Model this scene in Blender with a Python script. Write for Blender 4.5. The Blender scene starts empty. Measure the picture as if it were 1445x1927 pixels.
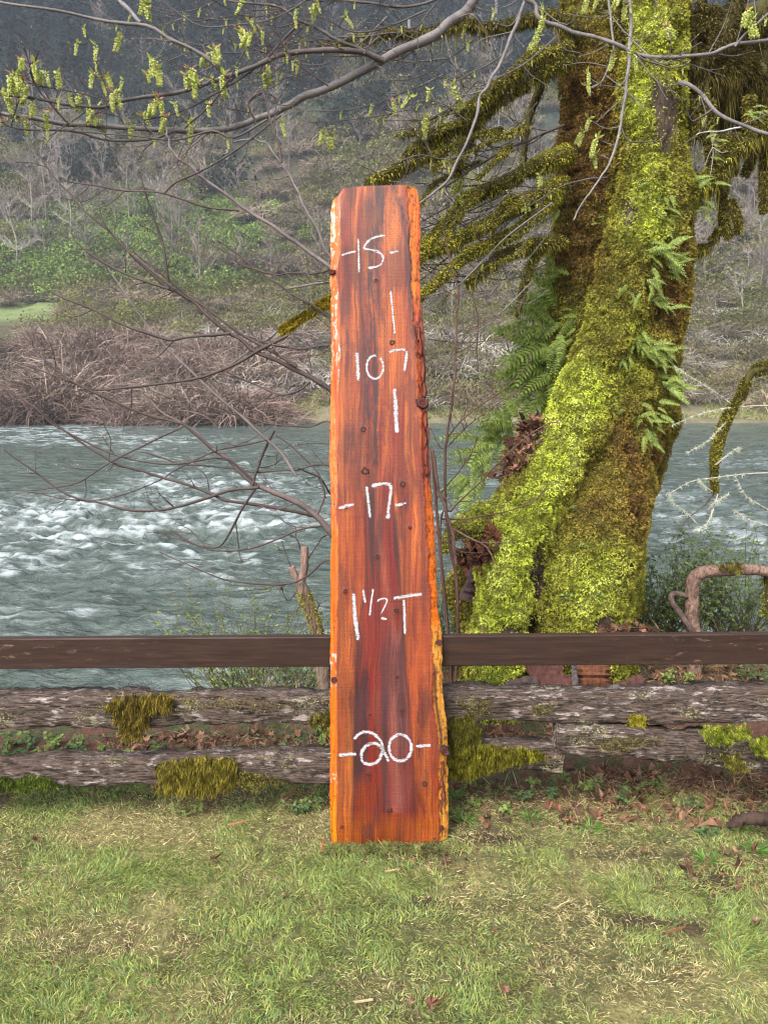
import bpy, math, random
import numpy as np
from mathutils import Vector, Matrix
from mathutils.bvhtree import BVHTree

# ------------------------------------------------------------------ camera, world, sun, exposure
SC = bpy.context.scene
COL = SC.collection
PITCH = math.radians(10.5); CAMH = 1.995; F = 1447.0
CX, CY = 722.5, 963.5
cam_d = bpy.data.cameras.new('camera'); cam = bpy.data.objects.new('camera', cam_d); COL.objects.link(cam)
cam.location = (0, 0, CAMH); cam.rotation_euler = (math.pi/2 - PITCH, 0, 0)
cam_d.sensor_fit = 'VERTICAL'; cam_d.sensor_height = 36.0; cam_d.lens = 36.0*F/1927.0
cam_d.clip_start = 0.05; cam_d.clip_end = 2000
SC.camera = cam

SUN_EL, SUN_AZ = 48.0, 215.0      # azimuth clockwise from +Y: behind the camera, to its left
W = bpy.data.worlds.new('World'); SC.world = W; W.use_nodes = True
wn = W.node_tree; bg = wn.nodes['Background']
sky = wn.nodes.new('ShaderNodeTexSky'); sky.sky_type = 'NISHITA'; sky.sun_disc = False
sky.sun_elevation = math.radians(SUN_EL); sky.sun_rotation = math.radians(SUN_AZ)
sky.air_density = 1.6; sky.dust_density = 4.0
hs = wn.nodes.new('ShaderNodeHueSaturation'); hs.inputs['Saturation'].default_value = 0.35
wn.links.new(sky.outputs[0], hs.inputs['Color']); wn.links.new(hs.outputs[0], bg.inputs[0])
bg.inputs[1].default_value = 0.13
sun_d = bpy.data.lights.new('sun', 'SUN'); sun = bpy.data.objects.new('sun', sun_d); COL.objects.link(sun)
sun_d.energy = 1.35; sun_d.angle = math.radians(22); sun_d.color = (1.0, 0.96, 0.90)
_az, _el = math.radians(SUN_AZ), math.radians(SUN_EL)
sd = Vector((math.sin(_az)*math.cos(_el), math.cos(_az)*math.cos(_el), math.sin(_el)))
sun.rotation_euler = sd.to_track_quat('Z', 'Y').to_euler()
SC.view_settings.view_transform = 'Standard'; SC.view_settings.look = 'None'
SC.view_settings.exposure = 1.8; SC.view_settings.gamma = 1.0; SC.view_settings.use_curve_mapping = False
SC.render.engine = 'CYCLES'
SC.cycles.use_denoising = True; SC.cycles.filter_width = 1.2
SC.cycles.max_bounces = 6; SC.cycles.diffuse_bounces = 3; SC.cycles.glossy_bounces = 2
SC.cycles.transmission_bounces = 2; SC.cycles.transparent_max_bounces = 8; SC.cycles.volume_bounces = 0

RNG = np.random.default_rng(7); random.seed(7)

# ------------------------------------------------------------------ helpers: maths
def ray(px, py):
    x = (px-CX)/F; y = (CY-py)/F
    return np.array([x, math.cos(PITCH)+y*math.sin(PITCH), -math.sin(PITCH)+y*math.cos(PITCH)])
def P(px, py, Y):
    """the place that lies at distance Y from the camera's foot, seen at px,py of the photograph"""
    d = ray(px, py); return np.array([0, 0, CAMH]) + d*(Y/d[1])
def G(px, py, z):
    d = ray(px, py); return np.array([0, 0, CAMH]) + d*((z-CAMH)/d[2])
def proj(V):
    V = np.atleast_2d(V); r = V - np.array([0, 0, CAMH])
    zc = r[:,1]*math.cos(PITCH) - r[:,2]*math.sin(PITCH); up = r[:,1]*math.sin(PITCH) + r[:,2]*math.cos(PITCH)
    zc = np.maximum(zc, 1e-3)
    return CX+F*r[:,0]/zc, CY-F*up/zc
def ppm(Y, py=963.5):
    p = P(CX, py, Y); return F/(Y*math.cos(PITCH)-(p[2]-CAMH)*math.sin(PITCH))
def L(r, g, b, k=1.0):
    c = np.array([r, g, b])/255.0
    return np.where(c <= .04045, c/12.92, ((c+.055)/1.055)**2.4)*k
def _h(i, j, k, s):
    n = (i*374761393 + j*668265263 + k*2147483647 + s*1274126177) & 0xffffffff
    n = ((n ^ (n >> 13))*1274126177) & 0xffffffff
    n = ((n ^ (n >> 16))*2246822519) & 0xffffffff
    return ((n ^ (n >> 15)) & 0xffffff)/float(0xffffff)
def vn(p, s=0):
    p = np.asarray(p, float); i = np.floor(p).astype(np.int64); f = p-i; f = f*f*f*(f*(f*6-15)+10)
    r = 0
    for dx in (0, 1):
        for dy in (0, 1):
            for dz in (0, 1):
                w = (f[...,0] if dx else 1-f[...,0])*(f[...,1] if dy else 1-f[...,1])*(f[...,2] if dz else 1-f[...,2])
                r = r + w*_h(i[...,0]+dx, i[...,1]+dy, i[...,2]+dz, s)
    return r*2-1
def fbm(p, s=0, o=4):
    p = np.asarray(p, float); a, r, t = 1.0, 0, 0
    for k in range(o):
        r = r + a*vn(p*(2**k)+17.3*k, s+k); t += a; a *= .5
    return r/t
def p3(*a): return np.stack(np.broadcast_arrays(*[np.asarray(q, float) for q in a]), -1)
def sst(a, b, x): t = np.clip((x-a)/(b-a), 0, 1); return t*t*(3-2*t)
def tab(y, T):
    T = sorted(T); return np.interp(y, [t[0] for t in T], [t[1] for t in T])
def mix(a, b, t): t = np.asarray(t)[..., None]; return a*(1-t)+b*t
def catmull(pts, n):
    pts = np.asarray(pts, float); m = len(pts)
    if m < 3: return np.array([pts[0]+(pts[-1]-pts[0])*t for t in np.linspace(0, 1, n)])
    q = np.vstack([2*pts[0]-pts[1], pts, 2*pts[-1]-pts[-2]])
    out = []
    for t in np.linspace(0, m-1-1e-6, n):
        i = int(t); f = t-i; a, b, c, d = q[i], q[i+1], q[i+2], q[i+3]
        out.append(.5*((2*b)+(-a+c)*f+(2*a-5*b+4*c-d)*f*f+(-a+3*b-3*c+d)*f**3))
    return np.array(out)
def norm(v): return v/np.maximum(np.linalg.norm(v, axis=-1, keepdims=True), 1e-9)

# ------------------------------------------------------------------ helpers: meshes and objects
class MB:
    def __init__(s): s.v = []; s.f = []; s.c = []; s.n = 0
    def add(s, V, Fc, C=(1, 1, 1)):
        V = np.asarray(V, float).reshape(-1, 3); Fc = np.asarray(Fc, int)
        C = np.asarray(C, float)
        if C.ndim == 1: C = np.broadcast_to(C, (len(V), 3))
        s.v.append(V); s.c.append(C); s.f.append(Fc+s.n); s.n += len(V)
    def tube(s, pts, rad, k=6, C=(1, 1, 1), cap=True, rough=0):
        pts = np.asarray(pts, float); n = len(pts); rad = np.broadcast_to(np.asarray(rad, float), (n,))
        T = norm(np.gradient(pts, axis=0)); ref = np.array([0, 0, 1.0]) if abs(T[0][2]) < .9 else np.array([1.0, 0, 0])
        A = norm(np.cross(T[0], ref)); rings = []
        for i in range(n):
            A = norm(A-T[i]*np.dot(A, T[i])); B = np.cross(T[i], A)
            a = np.arange(k)*2*math.pi/k
            rr = rad[i]*(1+rough*RNG.normal(size=k)) if rough else rad[i]
            rings.append(pts[i]+(np.outer(np.cos(a), A)+np.outer(np.sin(a), B))*(rr[:, None] if rough else rr))
        V = np.vstack(rings); i = np.arange(n-1)[:, None]*k; j = np.arange(k)[None]; j2 = (j+1) % k
        Fc = np.stack([i+j, i+j2, i+k+j2, i+k+j], -1).reshape(-1, 4)
        if np.ndim(C) == 2 and len(C) == n: C = np.repeat(C, k, axis=0)
        s.add(V, Fc, C)
        if cap:
            cc = C if np.ndim(C) == 1 else None
            for e, c0 in ((0, pts[0]), (n-1, pts[-1])):
                V2 = np.vstack([rings[e], c0]); jj = np.arange(k)
                s.add(V2, np.stack([jj, (jj+1) % k, np.full(k, k)], -1) if e else np.stack([(jj+1) % k, jj, np.full(k, k)], -1), cc if cc is not None else C[e*k])
    def box(s, lo, hi, C=(1, 1, 1)):
        x0, y0, z0 = lo; x1, y1, z1 = hi
        s.add([(x0,y0,z0),(x1,y0,z0),(x1,y1,z0),(x0,y1,z0),(x0,y0,z1),(x1,y0,z1),(x1,y1,z1),(x0,y1,z1)],
              [(0,3,2,1),(4,5,6,7),(0,1,5,4),(1,2,6,5),(2,3,7,6),(3,0,4,7)], C)
    def mesh(s, name, smooth=True):
        me = bpy.data.meshes.new(name)
        if not s.v: return me
        V = np.vstack(s.v); C = np.vstack(s.c)
        loops = np.concatenate([f.reshape(-1) for f in s.f]); tot = np.concatenate([np.full(len(f), f.shape[1]) for f in s.f])
        me.vertices.add(len(V)); me.vertices.foreach_set('co', V.astype(np.float32).ravel())
        me.loops.add(len(loops)); me.loops.foreach_set('vertex_index', loops.astype(np.int32))
        me.polygons.add(len(tot)); st = np.concatenate([[0], np.cumsum(tot)[:-1]])
        me.polygons.foreach_set('loop_start', st.astype(np.int32))
        try: me.polygons.foreach_set('loop_total', tot.astype(np.int32))
        except Exception: pass
        me.polygons.foreach_set('use_smooth', np.full(len(tot), bool(smooth)))
        a = me.attributes.new('Col', 'FLOAT_COLOR', 'POINT')
        a.data.foreach_set('color', np.hstack([C, np.ones((len(C), 1))]).astype(np.float32).ravel())
        me.update(calc_edges=True); return me
def empty(name, loc, label=None, cat=None, group=None, rz=0):
    o = bpy.data.objects.new(name, None); COL.objects.link(o); o.location = loc; o.rotation_euler = (0, 0, rz)
    o.empty_display_size = .1
    tag(o, label, cat, group); return o
def tag(o, label=None, cat=None, group=None, kind=None):
    if label: o['label'] = label
    if cat: o['category'] = cat
    if group: o['group'] = group
    if kind: o['kind'] = kind
    return o
def obj(name, mb, mat, parent=None, smooth=True, kind=None, local=False):
    me = mb.mesh(name, smooth) if isinstance(mb, MB) else mb
    o = bpy.data.objects.new(name, me); COL.objects.link(o)
    if mat is not None and len(me.materials) == 0: me.materials.append(mat)
    if parent is not None:
        o.parent = parent
        if parent.type == 'EMPTY' and not local: o.location = -Vector(parent.location)
    if kind: o['kind'] = kind
    return o
def copy_tree(o, parent=None):
    c = o.copy(); COL.objects.link(c); c.parent = parent
    for ch in list(o.children): copy_tree(ch, c)
    return c
def blades(mb, base, dirs, length, width, cols, seg=2, droop=0.3, tipw=.15, up=None):
    """many thin bent blades in one go: base (n,3), dirs (n,3)"""
    n = len(base); side = norm(np.cross(dirs, RNG.normal(size=(n, 3)))); length = np.broadcast_to(length, (n,)); width = np.broadcast_to(width, (n,))
    droop = np.broadcast_to(droop, (n,))
    rows = []
    for k in range(seg):
        t = k/seg; c = base+dirs*(length*t)[:, None]; c[:, 2] -= droop*length*t*t
        w = width*(1-t)+width*tipw*t
        rows.append(c-side*w[:, None]*.5); rows.append(c+side*w[:, None]*.5)
    c = base+dirs*length[:, None]; c[:, 2] -= droop*length; rows.append(c)
    V = np.stack(rows, 1); m = 2*seg+1; i = np.arange(n)*m; cols = np.repeat(np.asarray(cols), m, axis=0); V = V.reshape(-1, 3); n0 = mb.n
    mb.add(V, np.stack([i+2*seg-2, i+2*seg-1, i+2*seg], -1), cols)
    if seg > 1:
        Fc = np.concatenate([np.stack([i+2*k, i+2*k+1, i+2*k+3, i+2*k+2], -1) for k in range(seg-1)]); mb.f.append(Fc+n0)
def sample(me, n, wfun=None):
    me.calc_loop_triangles(); T = np.empty(len(me.loop_triangles)*3, np.int32); me.loop_triangles.foreach_get('vertices', T); T = T.reshape(-1, 3)
    V = np.empty(len(me.vertices)*3, np.float32); me.vertices.foreach_get('co', V); V = V.reshape(-1, 3).astype(float)
    a, b, c = V[T[:, 0]], V[T[:, 1]], V[T[:, 2]]; N = np.cross(b-a, c-a); A = np.linalg.norm(N, axis=1)
    w = A*(wfun((a+b+c)/3, norm(N)) if wfun else 1); i = RNG.choice(len(T), n, p=w/w.sum())
    u, v = RNG.random(n), RNG.random(n); m = u+v > 1; u[m] = 1-u[m]; v[m] = 1-v[m]
    return a[i]+(b[i]-a[i])*u[:, None]+(c[i]-a[i])*v[:, None], norm(N[i])

# ------------------------------------------------------------------ materials
def new_mat(name):
    m = bpy.data.materials.new(name); m.use_nodes = True; nt = m.node_tree
    b = nt.nodes['Principled BSDF']; return m, nt, b
def node(nt, t, **k):
    n = nt.nodes.new(t)
    for a, v in k.items(): setattr(n, a, v)
    return n
def mat_attr(name, rough=.8, nscale=30, namt=.35, bump=.3, bscale=None, bdist=.01, spec=.3, stretch=(1, 1, 1), transl=0, rnd=0, tint2=None, t2scale=3, t2=(.45, .6)):
    """colour from the mesh's own Col attribute, mottled by noise, with noise relief"""
    m, nt, b = new_mat(name); l = nt.links.new
    at = node(nt, 'ShaderNodeAttribute', attribute_name='Col')
    tc = node(nt, 'ShaderNodeTexCoord'); mp = node(nt, 'ShaderNodeMapping'); mp.inputs['Scale'].default_value = stretch; l(tc.outputs['Object'], mp.inputs[0])
    nz = node(nt, 'ShaderNodeTexNoise'); nz.inputs['Scale'].default_value = nscale; nz.inputs['Detail'].default_value = 5; nz.inputs['Roughness'].default_value = .65; l(mp.outputs[0], nz.inputs['Vector'])
    mr = node(nt, 'ShaderNodeMapRange'); mr.inputs[1].default_value = .3; mr.inputs[2].default_value = .7; mr.inputs[3].default_value = 1-namt; mr.inputs[4].default_value = 1+namt; l(nz.outputs[0], mr.inputs[0])
    vm = node(nt, 'ShaderNodeVectorMath', operation='SCALE'); l(at.outputs['Color'], vm.inputs[0]); l(mr.outputs[0], vm.inputs['Scale'])
    out = vm.outputs[0]
    if rnd:
        oi = node(nt, 'ShaderNodeObjectInfo'); m2 = node(nt, 'ShaderNodeMapRange'); m2.inputs[3].default_value = 1-rnd; m2.inputs[4].default_value = 1+rnd; l(oi.outputs['Random'], m2.inputs[0])
        v2 = node(nt, 'ShaderNodeVectorMath', operation='SCALE'); l(out, v2.inputs[0]); l(m2.outputs[0], v2.inputs['Scale']); out = v2.outputs[0]
    if tint2 is not None:
        ge = node(nt, 'ShaderNodeNewGeometry'); n2 = node(nt, 'ShaderNodeTexNoise'); n2.inputs['Scale'].default_value = t2scale; n2.inputs['Detail'].default_value = 4; l(ge.outputs['Position'], n2.inputs['Vector'])
        r2 = node(nt, 'ShaderNodeMapRange'); r2.inputs[1].default_value, r2.inputs[2].default_value = t2; l(n2.outputs[0], r2.inputs[0])
        mx = node(nt, 'ShaderNodeMix', data_type='RGBA', blend_type='MULTIPLY'); mx.inputs['B'].default_value = (*tint2, 1); l(r2.outputs[0], mx.inputs['Factor']); l(out, mx.inputs['A']); out = mx.outputs['Result']
    l(out, b.inputs['Base Color']); b.inputs['Roughness'].default_value = rough; b.inputs['Specular IOR Level'].default_value = spec
    if bump:
        bp = node(nt, 'ShaderNodeBump'); bp.inputs['Strength'].default_value = bump; bp.inputs['Distance'].default_value = bdist
        nb = nz
        if bscale:
            nb = node(nt, 'ShaderNodeTexNoise'); nb.inputs['Scale'].default_value = bscale; nb.inputs['Detail'].default_value = 6; l(mp.outputs[0], nb.inputs['Vector'])
        l(nb.outputs[0], bp.inputs['Height']); l(bp.outputs[0], b.inputs['Normal'])
    if transl:
        tr = node(nt, 'ShaderNodeBsdfTranslucent'); l(out, tr.inputs['Color']); ms = node(nt, 'ShaderNodeMixShader'); ms.inputs[0].default_value = transl
        l(b.outputs[0], ms.inputs[1]); l(tr.outputs[0], ms.inputs[2]); l(ms.outputs[0], nt.nodes['Material Output'].inputs['Surface'])
    return m
M_soil = mat_attr('soil', .95, 24, .55, .8, 60, .02)
M_leafy = mat_attr('leaf', .55, 60, .15, 0, transl=.3)
M_grass = mat_attr('grass_blade', .6, 9, .2, 0, transl=.3)
M_moss = mat_attr('moss', .9, 120, .25, 0, transl=.2, spec=.1)
M_bark = mat_attr('bark', .9, 38, .5, .9, 45, .02, stretch=(1, 1, .3))
M_bark2 = mat_attr('furrowed_bark', .9, 55, .7, 1, 60, .02, stretch=(1, 1, .45))
M_twig = mat_attr('twig', .7, 90, .3, .3, 120, .003)
M_dead = mat_attr('dead_leaf', .75, 70, .3, .2, 120, .003, transl=.15)
M_far = mat_attr('far_leaf', .9, 2, .25, 0, transl=.2, rnd=.35, spec=.1)
M_fartwig = mat_attr('far_twig', .9, 2, .3, 0, rnd=.25, spec=.1)
M_hill = mat_attr('hill', .95, .8, .35, .5, 3, .3)
M_flower = mat_attr('flower', .6, 200, .15, 0, transl=.3)

def mat_brown_rail():
    m, nt, b = new_mat('brown_stain'); l = nt.links.new
    tc = node(nt, 'ShaderNodeTexCoord'); mp = node(nt, 'ShaderNodeMapping'); mp.inputs['Scale'].default_value = (1, 8, 14); l(tc.outputs['Object'], mp.inputs[0])
    n1 = node(nt, 'ShaderNodeTexNoise'); n1.inputs['Scale'].default_value = 5; n1.inputs['Detail'].default_value = 8; n1.inputs['Roughness'].default_value = .7; l(mp.outputs[0], n1.inputs[0])
    cr = node(nt, 'ShaderNodeValToRGB'); l(n1.outputs[0], cr.inputs[0])
    cr.color_ramp.elements[0].position = .3; cr.color_ramp.elements[0].color = (*L(30, 19, 15), 1)
    cr.color_ramp.elements[1].position = .72; cr.color_ramp.elements[1].color = (*L(56, 36, 28), 1)
    # scuffed, worn patches towards the ends where the stain has flaked
    n2 = node(nt, 'ShaderNodeTexNoise'); n2.inputs['Scale'].default_value = 26; n2.inputs['Detail'].default_value = 8; n2.inputs['Roughness'].default_value = .75
    mp2 = node(nt, 'ShaderNodeMapping'); mp2.inputs['Scale'].default_value = (.5, 1, 1.6); l(tc.outputs['Object'], mp2.inputs[0]); l(mp2.outputs[0], n2.inputs[0])
    sx = node(nt, 'ShaderNodeSeparateXYZ'); l(tc.outputs['Object'], sx.inputs[0])
    r = node(nt, 'ShaderNodeMapRange'); r.inputs[1].default_value = .58; r.inputs[2].default_value = .68; l(n2.outputs[0], r.inputs[0])
    ab = node(nt, 'ShaderNodeMath', operation='ABSOLUTE'); l(sx.outputs[0], ab.inputs[0])
    r3 = node(nt, 'ShaderNodeMapRange'); r3.inputs[1].default_value = .8; r3.inputs[2].default_value = 1.6; r3.inputs[3].default_value = .04; r3.inputs[4].default_value = .5; l(ab.outputs[0], r3.inputs[0])
    mu = node(nt, 'ShaderNodeMath', operation='MULTIPLY'); l(r.outputs[0], mu.inputs[0]); l(r3.outputs[0], mu.inputs[1])
    mx = node(nt, 'ShaderNodeMix', data_type='RGBA'); mx.inputs['B'].default_value = (*L(150, 120, 105), 1); l(mu.outputs[0], mx.inputs['Factor']); l(cr.outputs[0], mx.inputs['A'])
    l(mx.outputs['Result'], b.inputs['Base Color']); b.inputs['Roughness'].default_value = .55; b.inputs['Specular IOR Level'].default_value = .3
    bp = node(nt, 'ShaderNodeBump'); bp.inputs['Strength'].default_value = .35; bp.inputs['Distance'].default_value = .004; l(n1.outputs[0], bp.inputs['Height']); l(bp.outputs[0], b.inputs['Normal'])
    return m
M_rail = mat_brown_rail()

def mat_weathered():
    """old timber: dark grey-brown wood, flaked pale paint, lichen specks"""
    m, nt, b = new_mat('weathered_timber'); l = nt.links.new
    tc = node(nt, 'ShaderNodeTexCoord')
    def noise(sc, st, det=7, ro=.65):
        mp = node(nt, 'ShaderNodeMapping'); mp.inputs['Scale'].default_value = st; l(tc.outputs['Object'], mp.inputs[0])
        n = node(nt, 'ShaderNodeTexNoise'); n.inputs['Scale'].default_value = sc; n.inputs['Detail'].default_value = det; n.inputs['Roughness'].default_value = ro; l(mp.outputs[0], n.inputs[0]); return n
    def ramp(src, a, b_, lo=0, hi=1):
        r = node(nt, 'ShaderNodeMapRange'); r.inputs[1].default_value = a; r.inputs[2].default_value = b_; r.inputs[3].default_value = lo; r.inputs[4].default_value = hi; l(src, r.inputs[0]); return r.outputs[0]
    at = node(nt, 'ShaderNodeAttribute', attribute_name='Col')
    g = noise(14, (1, 8, 9)); cr = node(nt, 'ShaderNodeValToRGB'); l(g.outputs[0], cr.inputs[0])
    cr.color_ramp.elements[0].position = .38; cr.color_ramp.elements[0].color = (*L(28, 22, 19), 1)
    cr.color_ramp.elements[1].position = .64; cr.color_ramp.elements[1].color = (*L(104, 87, 78), 1)
    base = node(nt, 'ShaderNodeMix', data_type='RGBA', blend_type='MULTIPLY'); base.inputs['Factor'].default_value = 1; l(cr.outputs[0], base.inputs['A']); l(at.outputs['Color'], base.inputs['B'])
    # flaking pale paint: along-grain flakes inside large patches
    fl = noise(13, (1, 2.6, 3.6), 9, .72); big = noise(2.3, (1, 1, 3))
    mu = node(nt, 'ShaderNodeMath', operation='MULTIPLY'); l(ramp(fl.outputs[0], .50, .58, 0, .85), mu.inputs[0]); l(ramp(big.outputs[0], .40, .50), mu.inputs[1])
    mx = node(nt, 'ShaderNodeMix', data_type='RGBA'); l(mu.outputs[0], mx.inputs['Factor']); l(base.outputs['Result'], mx.inputs['A']); mx.inputs['B'].default_value = (*L(156, 142, 136), 1)
    # lichen specks
    vo = node(nt, 'ShaderNodeTexVoronoi'); vo.inputs['Scale'].default_value = 95; l(tc.outputs['Object'], vo.inputs['Vector'])
    b2 = noise(3.1, (1, 1.3, 2.2))
    m3 = node(nt, 'ShaderNodeMath', operation='MULTIPLY'); l(ramp(vo.outputs['Distance'], .42, .3), m3.inputs[0]); l(ramp(b2.outputs[0], .55, .62), m3.inputs[1])
    mx2 = node(nt, 'ShaderNodeMix', data_type='RGBA'); l(m3.outputs[0], mx2.inputs['Factor']); l(mx.outputs['Result'], mx2.inputs['A']); mx2.inputs['B'].default_value = (*L(140, 142, 92), 1)
    l(mx2.outputs['Result'], b.inputs['Base Color']); b.inputs['Roughness'].default_value = .9; b.inputs['Specular IOR Level'].default_value = .2
    bp = node(nt, 'ShaderNodeBump'); bp.inputs['Strength'].default_value = .9; bp.inputs['Distance'].default_value = .012
    ad = node(nt, 'ShaderNodeMath', operation='ADD'); l(g.outputs[0], ad.inputs[0]); l(mu.outputs[0], ad.inputs[1]); l(ad.outputs[0], bp.inputs['Height']); l(bp.outputs[0], b.inputs['Normal'])
    return m
M_old = mat_weathered()

def mat_slab():
    """wet sawn wood: own colours from Col, growth lines from the warped grain coordinate, saw marks across"""
    m, nt, b = new_mat('slab_wood'); l = nt.links.new
    at = node(nt, 'ShaderNodeAttribute', attribute_name='Col'); gr = node(nt, 'ShaderNodeAttribute', attribute_name='grain')
    def noise(sc, st, src, det=6, ro=.6):
        mp = node(nt, 'ShaderNodeMapping'); mp.inputs['Scale'].default_value = st; l(src, mp.inputs[0])
        n = node(nt, 'ShaderNodeTexNoise'); n.inputs['Scale'].default_value = sc; n.inputs['Detail'].default_value = det; n.inputs['Roughness'].default_value = ro; l(mp.outputs[0], n.inputs[0]); return n
    def ramp(src, a, b_, lo=0, hi=1):
        r = node(nt, 'ShaderNodeMapRange'); r.inputs[1].default_value = a; r.inputs[2].default_value = b_; r.inputs[3].default_value = lo; r.inputs[4].default_value = hi; l(src, r.inputs[0]); return r.outputs[0]
    def mul(a, c, op='MULTIPLY'):
        q = node(nt, 'ShaderNodeMath', operation=op); l(a, q.inputs[0])
        if isinstance(c, (int, float)): q.inputs[1].default_value = c
        else: l(c, q.inputs[1])
        return q.outputs[0]
    v = gr.outputs['Vector']
    fine = noise(260, (1, .012, 1), v, 5, .7); mid = noise(75, (1, .02, 1), v, 4, .6); broad = noise(18, (1, .07, 1), v, 4, .6)
    speck = noise(300, (1, .45, 1), v, 3, .7); saw = noise(330, (.02, 1, 1), v, 3, .5)
    k = mul(mul(ramp(fine.outputs[0], .3, .7, .5, 1.42), ramp(mid.outputs[0], .3, .7, .8, 1.18)), ramp(broad.outputs[0], .3, .7, .74, 1.25))
    k = mul(mul(k, ramp(saw.outputs[0], .3, .7, .84, 1.14)), ramp(speck.outputs[0], .34, .5, .5, 1.08))
    vm = node(nt, 'ShaderNodeVectorMath', operation='SCALE'); l(at.outputs['Color'], vm.inputs[0]); l(k, vm.inputs['Scale'])
    hsv = node(nt, 'ShaderNodeHueSaturation'); l(vm.outputs[0], hsv.inputs['Color']); l(ramp(mid.outputs[0], .3, .7, .485, .512), hsv.inputs['Hue'])
    hsv.inputs['Saturation'].default_value = 1.05; l(hsv.outputs[0], b.inputs['Base Color'])
    b.inputs['Specular IOR Level'].default_value = .42
    l(ramp(noise(6, (1, .5, 1), v).outputs[0], .35, .65, .34, .6), b.inputs['Roughness'])
    bp = node(nt, 'ShaderNodeBump'); bp.inputs['Strength'].default_value = .35; bp.inputs['Distance'].default_value = .002
    l(mul(mul(saw.outputs[0], fine.outputs[0], 'ADD'), speck.outputs[0], 'ADD'), bp.inputs['Height']); l(bp.outputs[0], b.inputs['Normal'])
    return m
M_slab = mat_slab()

def mat_chalk():
    m, nt, b = new_mat('chalk'); l = nt.links.new
    tc = node(nt, 'ShaderNodeTexCoord'); mp = node(nt, 'ShaderNodeMapping'); mp.inputs['Scale'].default_value = (.2, 1, 1); l(tc.outputs['Object'], mp.inputs[0])
    n = node(nt, 'ShaderNodeTexNoise'); n.inputs['Scale'].default_value = 330; n.inputs['Detail'].default_value = 3; n.inputs['Roughness'].default_value = .7; l(mp.outputs[0], n.inputs[0])
    at = node(nt, 'ShaderNodeAttribute', attribute_name='Col'); sx = node(nt, 'ShaderNodeSeparateColor'); l(at.outputs['Color'], sx.inputs[0])
    ad = node(nt, 'ShaderNodeMath', operation='ADD'); l(n.outputs[0], ad.inputs[0]); l(sx.outputs[0], ad.inputs[1])
    r = node(nt, 'ShaderNodeMapRange'); r.inputs[1].default_value = .92; r.inputs[2].default_value = 1.04; l(ad.outputs[0], r.inputs[0])
    tr = node(nt, 'ShaderNodeBsdfTransparent'); ms = node(nt, 'ShaderNodeMixShader'); l(r.outputs[0], ms.inputs[0]); l(tr.outputs[0], ms.inputs[1]); l(b.outputs[0], ms.inputs[2])
    l(ms.outputs[0], nt.nodes['Material Output'].inputs['Surface'])
    b.inputs['Base Color'].default_value = (.34, .325, .345, 1); b.inputs['Roughness'].default_value = .95; b.inputs['Specular IOR Level'].default_value = .1
    return m
M_chalk = mat_chalk()

def mat_water():
    m, nt, b = new_mat('river_water'); l = nt.links.new
    at = node(nt, 'ShaderNodeAttribute', attribute_name='Col'); sx = node(nt, 'ShaderNodeSeparateColor'); l(at.outputs['Color'], sx.inputs[0])
    tc = node(nt, 'ShaderNodeTexCoord')
    def noise(sc, st, det=5, ro=.6):
        mp = node(nt, 'ShaderNodeMapping'); mp.inputs['Scale'].default_value = st; l(tc.outputs['Object'], mp.inputs[0])
        n = node(nt, 'ShaderNodeTexNoise'); n.inputs['Scale'].default_value = sc; n.inputs['Detail'].default_value = det; n.inputs['Roughness'].default_value = ro; n.inputs['Distortion'].default_value = .6; l(mp.outputs[0], n.inputs[0]); return n
    a = noise(4.2, (.4, 1.1, 1), 8, .66)
    ad = node(nt, 'ShaderNodeMath', operation='ADD'); l(a.outputs[0], ad.inputs[0]); l(sx.outputs[0], ad.inputs[1])
    r = node(nt, 'ShaderNodeMapRange'); r.inputs[1].default_value = .76; r.inputs[2].default_value = 1.42; r.interpolation_type = 'SMOOTHSTEP'; l(ad.outputs[0], r.inputs[0])
    mx = node(nt, 'ShaderNodeMix', data_type='RGBA'); l(r.outputs[0], mx.inputs['Factor']); mx.inputs['B'].default_value = (.38, .42, .43, 1)
    e_ = noise(2.6, (.4, 1.5, 1), 8, .72); re_ = node(nt, 'ShaderNodeMapRange'); re_.inputs[1].default_value = .40; re_.inputs[2].default_value = .68; l(e_.outputs[0], re_.inputs[0]); mw = node(nt, 'ShaderNodeMix', data_type='RGBA'); mw.inputs['A'].default_value = (.030, .043, .036, 1); mw.inputs['B'].default_value = (.085, .108, .098, 1); l(re_.outputs[0], mw.inputs['Factor']); l(mw.outputs['Result'], mx.inputs['A'])  # paler grey-green streaks: wave highlights and sheen painted into the water colour
    l(mx.outputs['Result'], b.inputs['Base Color']); b.inputs['IOR'].default_value = 1.33
    r2 = node(nt, 'ShaderNodeMapRange'); r2.inputs[3].default_value = .1; r2.inputs[4].default_value = .7; l(r.outputs[0], r2.inputs[0]); l(r2.outputs[0], b.inputs['Roughness'])
    bp = node(nt, 'ShaderNodeBump'); bp.inputs['Strength'].default_value = 1; bp.inputs['Distance'].default_value = .22
    c = noise(3.2, (.5, 1.2, 1), 6, .6); l(c.outputs[0], bp.inputs['Height']); l(bp.outputs[0], b.inputs['Normal'])
    return m
M_water = mat_water()

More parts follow.
